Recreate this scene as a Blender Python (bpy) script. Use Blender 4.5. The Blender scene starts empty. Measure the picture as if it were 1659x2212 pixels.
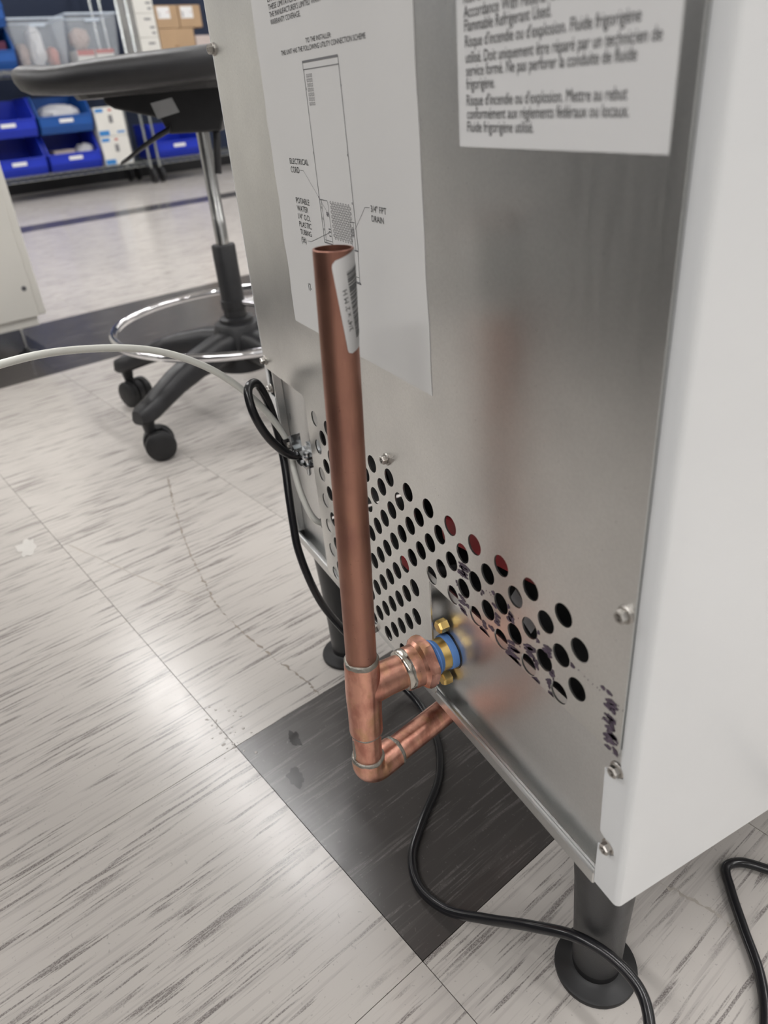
import bpy, bmesh, math, random
from mathutils import Vector, Matrix, Euler, noise

# ------------------------------------------------------------------ camera, world, exposure
sc = bpy.context.scene
COL = sc.collection
cd = bpy.data.cameras.new('camera')
cam = bpy.data.objects.new('camera', cd)
COL.objects.link(cam)
RIGHT = Vector((0.469214, 0.879516, -0.079313))
DOWN = Vector((0.411606, -0.297278, -0.861514))
FWD = Vector((-0.781293, 0.371588, -0.501501))
M = Matrix.Identity(4)
for i in range(3):
    M[i][0] = RIGHT[i]; M[i][1] = -DOWN[i]; M[i][2] = -FWD[i]
M.translation = (0.459777, -0.213386, 0.610237)
cam.matrix_world = M
cd.sensor_fit = 'VERTICAL'
cd.sensor_height = 36.0
cd.sensor_width = 27.0
cd.lens = 1585.05 / 2212 * 36.0
cd.clip_start = 0.01
cd.clip_end = 60
cd.dof.use_dof = True
cd.dof.focus_distance = 0.57
cd.dof.aperture_fstop = 7.6
sc.camera = cam

w = bpy.data.worlds.new('room_air')
sc.world = w
w.use_nodes = True
w.node_tree.nodes['Background'].inputs[0].default_value = (0.9, 0.95, 1.0, 1)
w.node_tree.nodes['Background'].inputs[1].default_value = 0.15

vs = sc.view_settings
vs.view_transform = 'Standard'
try:
    vs.look = 'None'
except Exception:
    pass
vs.gamma = 1.0
vs.use_curve_mapping = False
vs.exposure = 0.44
sc.cycles.use_adaptive_sampling = True
sc.cycles.adaptive_threshold = 0.02
sc.cycles.use_light_tree = False
sc.cycles.max_bounces = 6
sc.cycles.diffuse_bounces = 3
sc.cycles.glossy_bounces = 4
sc.cycles.transparent_max_bounces = 12
sc.cycles.caustics_reflective = False
sc.cycles.caustics_refractive = False
sc.cycles.sample_clamp_indirect = 6.0
LAMP = 40.0                      # emission of the ceiling light diffusers

PH = math.radians(11.3)          # the floor grid is turned against the machine
G0 = Vector((-0.137394, -0.133782, 0))
EU = Vector((math.cos(PH), math.sin(PH), 0))
EV = Vector((-math.sin(PH), math.cos(PH), 0))
T = 0.305
P = 0.027844                     # pitch of the holes in the back panel
Z0 = 0.36016                     # height of the top row of holes


def uv(u, v, z=0.0):
    q = G0 + EU * u + EV * v
    return Vector((q.x, q.y, z))


# ------------------------------------------------------------------ materials
MATS = {}


def nodes(name):
    m = bpy.data.materials.new(name)
    m.use_nodes = True
    nt = m.node_tree
    b = nt.nodes['Principled BSDF']
    return m, nt, b


def N(nt, t, **kw):
    n = nt.nodes.new(t)
    for k, v in kw.items():
        if k.startswith('i_'):
            n.inputs[k[2:].replace('_', ' ')].default_value = v
        else:
            setattr(n, k, v)
    return n


def ramp(nt, src, a, b, ca=(0, 0, 0, 1), cb=(1, 1, 1, 1)):
    r = nt.nodes.new('ShaderNodeValToRGB')
    r.color_ramp.elements[0].position = a
    r.color_ramp.elements[1].position = b
    r.color_ramp.elements[0].color = ca
    r.color_ramp.elements[1].color = cb
    nt.links.new(src, r.inputs[0])
    return r.outputs[0]


def mixc(nt, fac, a, b, blend='MIX'):
    n = nt.nodes.new('ShaderNodeMix')
    n.data_type = 'RGBA'
    n.blend_type = blend
    for s, v in ((n.inputs[0], fac), (n.inputs[6], a), (n.inputs[7], b)):
        if hasattr(v, 'is_output'):
            nt.links.new(v, s)
        elif isinstance(v, (int, float)):
            s.default_value = v
        else:
            s.default_value = (*v[:3], 1)
    return n.outputs[2]


def mathn(nt, op, a, b=None):
    n = nt.nodes.new('ShaderNodeMath')
    n.operation = op
    for s, v in ((n.inputs[0], a), (n.inputs[1], b)):
        if v is None:
            continue
        if hasattr(v, 'is_output'):
            nt.links.new(v, s)
        else:
            s.default_value = v
    return n.outputs[0]


def simple(name, color, rough=0.5, metal=0.0, var=0.06, scale=40.0, bump=0.0, spec=0.5, bscale=None, rvar=0.05,
           trans=0.0, alpha=1.0, coat=0.0, emit=0.0, ior=1.45):
    if name in MATS:
        return MATS[name]
    m, nt, b = nodes(name)
    tc = N(nt, 'ShaderNodeTexCoord')
    nz = N(nt, 'ShaderNodeTexNoise')
    nz.inputs['Scale'].default_value = scale
    nz.inputs['Detail'].default_value = 4
    nt.links.new(tc.outputs['Object'], nz.inputs['Vector'])
    c0 = [max(0, c * (1 - var)) for c in color[:3]]
    c1 = [min(1, c * (1 + var)) for c in color[:3]]
    col = ramp(nt, nz.outputs[0], 0.3, 0.7, (*c0, 1), (*c1, 1))
    nt.links.new(col, b.inputs['Base Color'])
    rr = ramp(nt, nz.outputs[0], 0.3, 0.7, (max(0, rough - rvar),) * 3 + (1,), (min(1, rough + rvar),) * 3 + (1,))
    nt.links.new(rr, b.inputs['Roughness'])
    b.inputs['Metallic'].default_value = metal
    b.inputs['Specular IOR Level'].default_value = spec
    b.inputs['IOR'].default_value = ior
    if trans:
        b.inputs['Transmission Weight'].default_value = trans
    if alpha < 1:
        b.inputs['Alpha'].default_value = alpha
    if coat:
        b.inputs['Coat Weight'].default_value = coat
        b.inputs['Coat Roughness'].default_value = 0.12
    if emit:
        b.inputs['Emission Color'].default_value = (*color[:3], 1)
        b.inputs['Emission Strength'].default_value = emit
    if bump:
        n2 = N(nt, 'ShaderNodeTexNoise')
        n2.inputs['Scale'].default_value = bscale or scale * 6
        n2.inputs['Detail'].default_value = 3
        nt.links.new(tc.outputs['Object'], n2.inputs['Vector'])
        bp = N(nt, 'ShaderNodeBump')
        bp.inputs['Strength'].default_value = bump
        bp.inputs['Distance'].default_value = 0.001
        nt.links.new(n2.outputs[0], bp.inputs['Height'])
        nt.links.new(bp.outputs[0], b.inputs['Normal'])
    MATS[name] = m
    return m


def tile_material(name, base, streak, streak2, amount, lo, hi):
    m, nt, b = nodes(name)
    g = N(nt, 'ShaderNodeNewGeometry')
    sub = N(nt, 'ShaderNodeVectorMath', operation='SUBTRACT')
    nt.links.new(g.outputs['Position'], sub.inputs[0])
    sub.inputs[1].default_value = G0
    rot = N(nt, 'ShaderNodeVectorRotate', rotation_type='Z_AXIS')
    nt.links.new(sub.outputs[0], rot.inputs['Vector'])
    rot.inputs['Angle'].default_value = -PH
    div = N(nt, 'ShaderNodeVectorMath', operation='SCALE')
    nt.links.new(rot.outputs[0], div.inputs[0])
    div.inputs['Scale'].default_value = 1 / T
    fl = N(nt, 'ShaderNodeVectorMath', operation='FLOOR')
    nt.links.new(div.outputs[0], fl.inputs[0])
    sepf = N(nt, 'ShaderNodeSeparateXYZ')
    nt.links.new(fl.outputs[0], sepf.inputs[0])
    cmb = N(nt, 'ShaderNodeCombineXYZ')
    nt.links.new(sepf.outputs[0], cmb.inputs[0])
    nt.links.new(sepf.outputs[1], cmb.inputs[1])
    wn = N(nt, 'ShaderNodeTexWhiteNoise', noise_dimensions='2D')
    nt.links.new(cmb.outputs[0], wn.inputs['Vector'])
    off = N(nt, 'ShaderNodeVectorMath', operation='SCALE')
    nt.links.new(wn.outputs['Color'], off.inputs[0])
    off.inputs['Scale'].default_value = 50.0

    def stretched(su, sv, detail, seed):
        ml = N(nt, 'ShaderNodeVectorMath', operation='MULTIPLY')
        nt.links.new(rot.outputs[0], ml.inputs[0])
        ml.inputs[1].default_value = (su, sv, 0)
        ad = N(nt, 'ShaderNodeVectorMath', operation='ADD')
        nt.links.new(ml.outputs[0], ad.inputs[0])
        nt.links.new(off.outputs[0], ad.inputs[1])
        ad2 = N(nt, 'ShaderNodeVectorMath', operation='ADD')
        nt.links.new(ad.outputs[0], ad2.inputs[0])
        ad2.inputs[1].default_value = (seed, seed * 1.7, seed * .3)
        nz = N(nt, 'ShaderNodeTexNoise')
        nz.inputs['Scale'].default_value = 1
        nz.inputs['Detail'].default_value = detail
        nz.inputs['Roughness'].default_value = 0.62
        nt.links.new(ad2.outputs[0], nz.inputs['Vector'])
        return nz.outputs[0]
    s1 = ramp(nt, stretched(250, 11.5, 2.2, 0), lo, hi)
    s2 = ramp(nt, stretched(60, 8, 1.5, 7), 0.42, 0.56)
    mask = mathn(nt, 'MULTIPLY', s1, s2)
    grain = ramp(nt, stretched(1100, 700, 1, 3), 0.40, 0.58)
    mask = mathn(nt, 'MULTIPLY', mask, mathn(nt, 'ADD', mathn(nt, 'MULTIPLY', grain, 0.5), 0.5))
    s3 = ramp(nt, stretched(220, 7, 2.0, 23), lo + .02, hi + .05)
    faint = mathn(nt, 'MULTIPLY', s3, 0.35)
    cloud = stretched(7, 6, 2, 11)
    basec = mixc(nt, ramp(nt, cloud, .35, .7), [c * 1.015 for c in base], [c * .965 for c in base])
    c = mixc(nt, faint, basec, streak2)
    c = mixc(nt, mathn(nt, 'MULTIPLY', mask, amount), c, streak)
    sp = ramp(nt, stretched(300, 300, 1, 31), .70, .74)
    c = mixc(nt, mathn(nt, 'MULTIPLY', sp, .25), c, streak)
    # slight tone difference from tile to tile
    hv = N(nt, 'ShaderNodeHueSaturation')
    nt.links.new(c, hv.inputs['Color'])
    nt.links.new(mathn(nt, 'ADD', mathn(nt, 'MULTIPLY', wn.outputs['Value'], .07), .965), hv.inputs['Value'])
    nt.links.new(hv.outputs[0], b.inputs['Base Color'])
    rr = ramp(nt, stretched(45, 40, 3, 5), .3, .72, (.20,) * 3 + (1,), (.235,) * 3 + (1,))
    nt.links.new(rr, b.inputs['Roughness'])
    b.inputs['Specular IOR Level'].default_value = 0.46
    bp = N(nt, 'ShaderNodeBump')
    bp.inputs['Strength'].default_value = 0.08
    bp.inputs['Distance'].default_value = 0.0006
    nt.links.new(stretched(130, 120, 2, 9), bp.inputs['Height'])
    nt.links.new(bp.outputs[0], b.inputs['Normal'])
    MATS[name] = m
    return m


tile_light = tile_material('light_streaked_tile', (.56, .525, .49), (.16, .14, .135), (.36, .33, .315), .85, .525, .60)
tile_dark = tile_material('dark_streaked_tile', (.070, .064, .061), (.24, .22, .21), (.11, .102, .098), .45, .55, .63)


def steel(name, col, rough, seed, fleck=True):
    m, nt, b = nodes(name)
    tc = N(nt, 'ShaderNodeTexCoord')
    mp = N(nt, 'ShaderNodeMapping')
    mp.inputs['Location'].default_value = (seed, seed, seed)
    nt.links.new(tc.outputs['Object'], mp.inputs[0])

    def nz(s, d, sc3=(1, 1, 1)):
        m2 = N(nt, 'ShaderNodeMapping')
        m2.inputs['Scale'].default_value = sc3
        nt.links.new(mp.outputs[0], m2.inputs[0])
        n = N(nt, 'ShaderNodeTexNoise')
        n.inputs['Scale'].default_value = s
        n.inputs['Detail'].default_value = d
        nt.links.new(m2.outputs[0], n.inputs['Vector'])
        return n.outputs[0]
    big = nz(9, 5)
    fine = nz(600, 2)
    streaks = nz(30, 4, (7, 1, .8))
    c = mixc(nt, ramp(nt, big, .35, .68), [x * 1.05 for x in col], [x * .90 for x in col])
    c = mixc(nt, mathn(nt, 'MULTIPLY', ramp(nt, fine, .4, .6), .10), c, [x * .6 for x in col])
    if fleck:
        dots = ramp(nt, nz(850, 1), .75, .78)
        c = mixc(nt, mathn(nt, 'MULTIPLY', dots, .5), c, (.08, .08, .085))
    nt.links.new(c, b.inputs['Base Color'])
    b.inputs['Metallic'].default_value = 1.0
    r = mathn(nt, 'ADD', mathn(nt, 'MULTIPLY', ramp(nt, streaks, .3, .7), .05), rough - .03)
    r = mathn(nt, 'ADD', r, mathn(nt, 'MULTIPLY', ramp(nt, big, .4, .65), .04))
    nt.links.new(r, b.inputs['Roughness'])
    bp = N(nt, 'ShaderNodeBump')
    bp.inputs['Strength'].default_value = .05
    bp.inputs['Distance'].default_value = .0004
    nt.links.new(nz(420, 2), bp.inputs['Height'])
    nt.links.new(bp.outputs[0], b.inputs['Normal'])
    MATS[name] = m
    return m


galv = steel('galvanised_sheet', (.81, .81, .79), .312, 0.0)
galv2 = steel('plain_sheet_steel', (.70, .705, .70), .32, 3.1, False)


def copper(name, base, dark, gold, rough, amt, tsc):
    m, nt, b = nodes(name)
    tc = N(nt, 'ShaderNodeTexCoord')

    def nz(s, d, sc3=(1, 1, 1), loc=(0, 0, 0)):
        m2 = N(nt, 'ShaderNodeMapping')
        m2.inputs['Scale'].default_value = sc3
        m2.inputs['Location'].default_value = loc
        nt.links.new(tc.outputs['Object'], m2.inputs[0])
        n = N(nt, 'ShaderNodeTexNoise')
        n.inputs['Scale'].default_value = s
        n.inputs['Detail'].default_value = d
        nt.links.new(m2.outputs[0], n.inputs['Vector'])
        return n.outputs[0]
    a = ramp(nt, nz(tsc, 4, (1, 1, .5)), .44, .64)
    g = ramp(nt, nz(tsc * .8, 3, (1, 1, .6), (3, 1, 2)), .52, .68)
    c = mixc(nt, mathn(nt, 'MULTIPLY', a, amt), base, dark)
    c = mixc(nt, mathn(nt, 'MULTIPLY', g, amt * .75), c, gold)
    spots = ramp(nt, nz(260, 2, (1, 1, 1), (5, 2, 1)), .70, .78)
    c = mixc(nt, mathn(nt, 'MULTIPLY', spots, .45), c, [x * .3 for x in dark])
    sc_ = ramp(nt, nz(500, 2, (1, 1, .06)), .60, .72)
    c = mixc(nt, mathn(nt, 'MULTIPLY', sc_, .25), c, [min(1, x * 1.3) for x in base])
    nt.links.new(c, b.inputs['Base Color'])
    b.inputs['Metallic'].default_value = 1.0
    nt.links.new(mathn(nt, 'ADD', mathn(nt, 'MULTIPLY', ramp(nt, nz(60, 4), .35, .7), .05), rough), b.inputs['Roughness'])
    bp = N(nt, 'ShaderNodeBump')
    bp.inputs['Strength'].default_value = .12
    bp.inputs['Distance'].default_value = .0004
    nt.links.new(nz(220, 4), bp.inputs['Height'])
    nt.links.new(bp.outputs[0], b.inputs['Normal'])
    MATS[name] = m
    return m


cu_pipe = copper('weathered_copper_pipe', (.43, .222, .165), (.30, .148, .118), (.44, .26, .155), .40, .7, 45)
cu_fit = copper('bright_copper_fitting', (.80, .42, .315), (.52, .225, .17), (.60, .35, .19), .285, .9, 95)
solder = simple('grey_solder', (.36, .345, .31), .40, 1.0, .25, 220, .5, rvar=.1)
brass = simple('yellow_brass', (.78, .55, .20), .34, 1.0, .06, 100)
blue_tape = simple('blue_thread_tape', (.17, .36, .80), .45, 0, .05, 120, .15, bscale=500)
white_paint = simple('white_enamel', (.79, .805, .815), .20, 0, .01, 12, .01, spec=.5, coat=.3, bscale=300)
paper = simple('label_paper', (.76, .755, .745), .42, 0, .02, 10, .05, spec=.4, bscale=25)
paper_w = simple('gloss_white_label', (.80, .80, .80), .35, 0, .01, 10, spec=.4)
ink = simple('black_print', (.035, .035, .038), .55, 0, .1)
ink_grey = simple('grey_print', (.20, .20, .21), .55, 0, .1)
purple = simple('purple_marker_ink', (.085, .062, .092), .5, 0, .35, 300)
black_rub = simple('black_cord_jacket', (.012, .012, .014), .22, 0, .02, 5, spec=.6, rvar=.01)
black_pl = simple('black_plastic', (.022, .022, .024), .42, 0, .1, 80, .08)
black_vinyl = simple('black_upholstery_vinyl', (.022, .022, .024), .40, 0, .1, 60, .35, bscale=900)
leg_grey = simple('dark_grey_leg_coat', (.045, .045, .046), .36, 0, .05, 60, .15, bscale=1500, spec=.5)
foot_blk = simple('matt_black_foot', (.016, .016, .017), .45, 0, .1, 60)
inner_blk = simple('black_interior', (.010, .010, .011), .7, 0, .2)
red_pl = simple('red_plastic', (.55, .03, .04), .4, 0, .15, 30)
tube_w = simple('milky_tubing', (.86, .86, .80), .34, 0, .02, 30, spec=.5)
chrome = simple('polished_chrome', (.80, .80, .82), .07, 1.0, .01, 20, rvar=.01)
zinc = simple('bright_zinc', (.70, .72, .74), .20, 1.0, .05, 60)
screw_m = simple('stainless_screw', (.42, .40, .375), .35, 1.0, .1, 200)
gas_rod = simple('satin_steel_rod', (.50, .50, .49), .20, 1.0, .03)
cab_white = simple('cream_cabinet_paint', (.68, .665, .62), .38, 0, .015, 10)
navy = simple('navy_wall_paint', (.020, .032, .070), .6, 0, .05, 3)
wall_lt = simple('light_grey_wall_paint', (.30, .30, .295), .7, 0, .03, 3)
ceil_m = simple('white_ceiling_panel', (.72, .72, .70), .8, 0, .03, 5)
joint = simple('dark_tile_joint', (.10, .09, .08), .7, 0, .2)
blue_bin = simple('blue_bin_plastic', (.012, .035, .46), .35, 0, .06, 10)
blue_bin2 = simple('mid_blue_bin_plastic', (.012, .085, .34), .35, 0, .06, 10)
clear_pl = simple('clear_tote_plastic', (.80, .86, .92), .25, 0, .01, 10, alpha=.14)
bag_pl = simple('clear_bag_film', (.80, .80, .82), .20, 0, .05, 60, .8, alpha=.62, bscale=90)
card = simple('brown_cardboard', (.44, .30, .18), .75, 0, .05, 8)
white_card = simple('white_carton', (.72, .71, .67), .6, 0, .03, 8)
pale_card = simple('pale_carton', (.55, .47, .44), .6, 0, .03, 8)
carton_red = simple('red_print', (.50, .09, .07), .6, 0, .05)
carton_blue = simple('blue_print', (.04, .22, .55), .6, 0, .05)
plum = simple('plum_carton', (.10, .02, .055), .6, 0, .05)
diffuser = simple('lit_diffuser', (1.0, .99, .985), .5, 0, .0, emit=LAMP)


# ------------------------------------------------------------------ mesh helpers
class MB:
    def __init__(self):
        self.bm = bmesh.new()

    def faces(self, verts, faces):
        vv = [self.bm.verts.new(v) for v in verts]
        for f in faces:
            try:
                self.bm.faces.new([vv[i] for i in f])
            except ValueError:
                pass
        return vv

    def box(self, lo, hi, mtx=None):
        x0, y0, z0 = lo; x1, y1, z1 = hi
        v = [Vector(q) for q in ((x0, y0, z0), (x1, y0, z0), (x1, y1, z0), (x0, y1, z0), (x0, y0, z1), (x1, y0, z1), (x1, y1, z1), (x0, y1, z1))]
        if mtx:
            v = [mtx @ q for q in v]
        self.faces(v, [(0, 3, 2, 1), (4, 5, 6, 7), (0, 1, 5, 4), (1, 2, 6, 5), (2, 3, 7, 6), (3, 0, 4, 7)])
        return self

    def rings(self, rings, closed=False, caps=True):
        n = len(rings[0])
        vv = [[self.bm.verts.new(q) for q in r] for r in rings]
        m = len(vv)
        for i in range(m if closed else m - 1):
            a, b = vv[i], vv[(i + 1) % m]
            for j in range(n):
                self.bm.faces.new((a[j], a[(j + 1) % n], b[(j + 1) % n], b[j]))
        if caps and not closed:
            self.bm.faces.new(vv[0][::-1])
            self.bm.faces.new(vv[-1])
        return self

    def lathe(self, prof, mtx=None, n=32, caps=True):
        mtx = mtx or Matrix.Identity(4)
        self.rings([[mtx @ Vector((r * math.cos(2 * math.pi * j / n), r * math.sin(2 * math.pi * j / n), z)) for j in range(n)]
                    for r, z in prof], caps=caps)
        return self

    def sweep(self, pts, rad, n=14, caps=True, closed=False):
        pts = [Vector(q) for q in pts]
        m = len(pts)
        rr = rad if isinstance(rad, (list, tuple)) else [rad] * m
        tang = []
        for i in range(m):
            a = pts[(i - 1) % m] if (closed or i > 0) else pts[i]
            b = pts[(i + 1) % m] if (closed or i < m - 1) else pts[i]
            tang.append((b - a).normalized())
        up = Vector((0, 0, 1))
        if abs(tang[0].dot(up)) > .95:
            up = Vector((1, 0, 0))
        nn = (up - tang[0] * up.dot(tang[0])).normalized()
        rs = []
        for i in range(m):
            nn = (nn - tang[i] * nn.dot(tang[i])).normalized()
            bb = tang[i].cross(nn)
            rs.append([pts[i] + (nn * math.cos(2 * math.pi * j / n) + bb * math.sin(2 * math.pi * j / n)) * rr[i] for j in range(n)])
        self.rings(rs, closed=closed, caps=caps)
        return self

    def prism(self, poly, y0, y1):
        """polygon in (x, z), extruded along y"""
        n = len(poly)
        v = [(x, y0, z) for x, z in poly] + [(x, y1, z) for x, z in poly]
        f = [tuple(range(n)), tuple(range(2 * n - 1, n - 1, -1))]
        f += [(i, i + n, (i + 1) % n + n, (i + 1) % n) for i in range(n)]
        self.faces(v, f)
        return self

    def xf(self, mtx):
        bmesh.ops.transform(self.bm, matrix=mtx, verts=self.bm.verts)
        return self

    def build(self, name, mat, parent=None, smooth=False, bevel=0.0, auto=40, segs=2):
        bm = self.bm
        bmesh.ops.recalc_face_normals(bm, faces=bm.faces)
        me = bpy.data.meshes.new(name)
        bm.to_mesh(me)
        bm.free()
        return link(name, me, mat, parent, smooth, bevel, auto, segs)


def world_inv(o):
    return Matrix.LocRotScale(o.location, o.rotation_euler, o.scale).inverted()


def full_matrix(o):
    m = Matrix.LocRotScale(o.location, o.rotation_euler, o.scale)
    if o.parent:
        return full_matrix(o.parent) @ o.matrix_parent_inverse @ m
    return m


def link(name, me, mat, parent=None, smooth=False, bevel=0.0, auto=40, segs=2):
    o = bpy.data.objects.new(name, me)
    COL.objects.link(o)
    if mat:
        me.materials.append(mat)
    if parent:
        o.parent = parent
        o.matrix_parent_inverse = full_matrix(parent).inverted()
    if smooth:
        me.polygons.foreach_set('use_smooth', [True] * len(me.polygons))
        if auto < 180:
            try:
                me.set_sharp_from_angle(angle=math.radians(auto))
            except Exception:
                pass
    if bevel:
        bv = o.modifiers.new('bevel', 'BEVEL')
        bv.width = bevel
        bv.segments = segs
        bv.limit_method = 'ANGLE'
        bv.angle_limit = math.radians(35)
    return o


def tag(o, label=None, cat=None, group=None, kind=None):
    if label: o['label'] = label
    if cat: o['category'] = cat
    if group: o['group'] = group
    if kind: o['kind'] = kind
    return o


def empty(name, loc, rz=0.0, label=None, cat=None, group=None):
    o = bpy.data.objects.new(name, None)
    COL.objects.link(o)
    o.location = loc
    o.rotation_euler = (0, 0, rz)
    o.empty_display_size = .02
    return tag(o, label, cat, group)


def part(name, mat, parent, fn, **kw):
    m = MB()
    fn(m)
    return m.build(name, mat, parent, **kw)


def copy_tree(o, parent=None):
    c = o.copy()
    COL.objects.link(c)
    if parent:
        c.parent = parent
        c.matrix_parent_inverse = o.matrix_parent_inverse.copy()
    for ch in list(o.children):
        copy_tree(ch, c)
    return c


def spline(pts, k=10):
    pts = [Vector(q) for q in pts]
    out = []
    n = len(pts)
    for i in range(n - 1):
        p0 = pts[max(0, i - 1)]; p1 = pts[i]; p2 = pts[i + 1]; p3 = pts[min(n - 1, i + 2)]
        d1 = max((p1 - p0).length, 1e-6) ** .5; d2 = max((p2 - p1).length, 1e-6) ** .5; d3 = max((p3 - p2).length, 1e-6) ** .5
        m1 = (p2 - p1) if i == 0 else ((p1 - p0) / d1 - (p2 - p0) / (d1 + d2) + (p2 - p1) / d2) * d2
        m2 = (p2 - p1) if i == n - 2 else ((p2 - p1) / d2 - (p3 - p1) / (d2 + d3) + (p3 - p2) / d3) * d2
        for j in range(k):
            t = j / k
            out.append(p1 * (2 * t ** 3 - 3 * t * t + 1) + m1 * (t ** 3 - 2 * t * t + t) + p2 * (-2 * t ** 3 + 3 * t * t) + m2 * (t ** 3 - t * t))
    out.append(pts[-1])
    return out


def sheet(name, outline, holes, y0, y1, mat, parent, bevel=0.0):
    """flat sheet in the x-z plane with cut-outs, between y0 and y1"""
    cu = bpy.data.curves.new(name, 'CURVE')
    cu.dimensions = '2D'
    cu.fill_mode = 'BOTH'
    cu.extrude = abs(y1 - y0) / 2
    for pl in [outline] + holes:
        s = cu.splines.new('POLY')
        s.points.add(len(pl) - 1)
        for i, (x, z) in enumerate(pl):
            s.points[i].co = (x, z, 0, 1)
        s.use_cyclic_u = True
    o = bpy.data.objects.new(name, cu)
    COL.objects.link(o)
    dg = bpy.context.evaluated_depsgraph_get()
    me = bpy.data.meshes.new_from_object(o.evaluated_get(dg))
    bpy.data.objects.remove(o)
    bpy.data.curves.remove(cu)
    yc = (y0 + y1) / 2
    for v in me.vertices:
        x, y, z = v.co
        v.co = (x, yc - z, y)
    me.materials.clear()
    return link(name, me, mat, parent, bevel=bevel)


def round_poly(pts, radii, n=6):
    out = []
    m = len(pts)
    for i in range(m):
        p = Vector((*pts[i], 0)); a = Vector((*pts[i - 1], 0)); b = Vector((*pts[(i + 1) % m], 0))
        r = radii[i]
        if r <= 0:
            out.append((p.x, p.y)); continue
        d1 = (a - p).normalized(); d2 = (b - p).normalized()
        s = p + d1 * r; e = p + d2 * r
        for j in range(n + 1):
            t = j / n
            q = s * (1 - t) ** 2 + p * 2 * t * (1 - t) + e * t * t
            out.append((q.x, q.y))
    return out


_H = None


def text_mesh(body):
    cu = bpy.data.curves.new('lettering', 'FONT')
    cu.body = body
    cu.size = 1.0
    cu.resolution_u = 3
    o = bpy.data.objects.new('lettering', cu)
    COL.objects.link(o)
    dg = bpy.context.evaluated_depsgraph_get()
    me = bpy.data.meshes.new_from_object(o.evaluated_get(dg))
    bpy.data.objects.remove(o)
    bpy.data.curves.remove(cu)
    return me


def lettering(body, x0, x1, zb, cap, y, mat, parent, name='lettering', mtx=None):
    """flat print on a label in the x-z plane: left and right end, baseline and capital height"""
    global _H
    if _H is None:
        hm = text_mesh('H')
        _H = max(v.co.y for v in hm.vertices)
        bpy.data.meshes.remove(hm)
    me = text_mesh(body)
    xs = [v.co.x for v in me.vertices]
    a, b = min(xs), max(xs)
    sx = (x1 - x0) / (b - a)
    sz = cap / _H
    for v in me.vertices:
        q = Vector((x0 + (v.co.x - a) * sx, y, zb + v.co.y * sz))
        v.co = mtx @ q if mtx else q
    me.materials.clear()
    return link(name, me, mat, parent)


def merged(name, mats_meshes, mat, parent):
    bm = bmesh.new()
    for me in mats_meshes:
        bm.from_mesh(me)
    me = bpy.data.meshes.new(name)
    bm.to_mesh(me)
    bm.free()
    return link(name, me, mat, parent)


def axis_mtx(origin, zdir, xhint=(1, 0, 0)):
    z = Vector(zdir).normalized()
    x = Vector(xhint)
    x = (x - z * x.dot(z))
    if x.length < 1e-4:
        x = Vector((0, 1, 0)) - z * z.y
    x.normalize()
    y = z.cross(x)
    m = Matrix.Identity(4)
    for i in range(3):
        m[i][0] = x[i]; m[i][1] = y[i]; m[i][2] = z[i]
    m.translation = origin
    return m


RNG = random.Random(4)

# ------------------------------------------------------------------ the room
RU0, RU1, RV0, RV1, HC = -7.35, 5.2, -5.5, 7.5, 2.75
GR = Matrix.Translation(G0) @ Matrix.Rotation(PH, 4, 'Z')      # grid frame to world


def setting(name, mat, fn, **kw):
    m = MB(); fn(m); m.xf(GR)
    return tag(m.build(name, mat, None, **kw), kind='structure')


floor = setting('floor', joint, lambda m: m.box((RU0, RV0, -.06), (RU1, RV1, -.0022)))
ceiling = setting('ceiling', ceil_m, lambda m: m.box((RU0, RV0, HC), (RU1, RV1, HC + .1)))
setting('wall_back', navy, lambda m: m.box((RU0 - .12, RV0, -.06), (RU0, RV1, HC)))
setting('wall_front', wall_lt, lambda m: m.box((RU1, RV0, -.06), (RU1 + .12, RV1, HC)))
setting('wall_left', wall_lt, lambda m: m.box((RU0, RV0 - .12, -.06), (RU1, RV0, HC)))
setting('wall_right', wall_lt, lambda m: m.box((RU0, RV1, -.06), (RU1, RV1 + .12, HC)))
setting('baseboard_back', black_pl, lambda m: m.box((RU0, RV0, 0), (RU0 + .012, RV1, .10)))

# floor tiles: the ones the picture shows are pieces of the floor, the others one piece of stuff


def project(q):
    d = Vector(q) - M.translation
    z = d.dot(FWD)
    if z < .05:
        return None
    return (829.5 + 1585.05 * d.dot(RIGHT) / z, 1106 + 1585.05 * d.dot(DOWN) / z)


def is_dark(i, j):
    return (i in (-6, -7, -16)) or (i == 0 and j == 0)


def tile_mesh(name):
    m = MB()
    g = .00035
    m.box((g, g, -.0025), (T - g, T - g, 0))
    bmesh.ops.recalc_face_normals(m.bm, faces=m.bm.faces)
    me = bpy.data.meshes.new(name)
    m.bm.to_mesh(me); m.bm.free()
    return me


tm = {False: tile_mesh('light_tile'), True: tile_mesh('dark_tile')}
tm[False].materials.append(tile_light)
tm[True].materials.append(tile_dark)
rest = {False: MB(), True: MB()}
nt_ = 0
for i in range(int(RU0 / T) - 1, int(RU1 / T) + 1):
    for j in range(int(RV0 / T) - 1, int(RV1 / T) + 1):
        if i * T < RU0 or (i + 1) * T > RU1 or j * T < RV0 or (j + 1) * T > RV1:
            continue
        seen = False
        for a in (0, .25, .5, .75, 1):
            for b in (0, .25, .5, .75, 1):
                q = project(uv((i + a) * T, (j + b) * T))
                if q and -60 < q[0] < 1719 and 300 < q[1] < 2272:
                    # ground hidden by the machine is left to the stuff
                    seen = True
        d = is_dark(i, j)
        if seen and nt_ < 300:
            nt_ += 1
            o = bpy.data.objects.new('floor_tile', tm[d])
            COL.objects.link(o)
            o.parent = floor
            q = uv(i * T, j * T)
            o.location = q
            o.rotation_euler = (0, 0, PH)
        else:
            g = .00035
            rest[d].box((i * T + g, j * T + g, -.0025), ((i + 1) * T - g, (j + 1) * T - g, 0))
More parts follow.
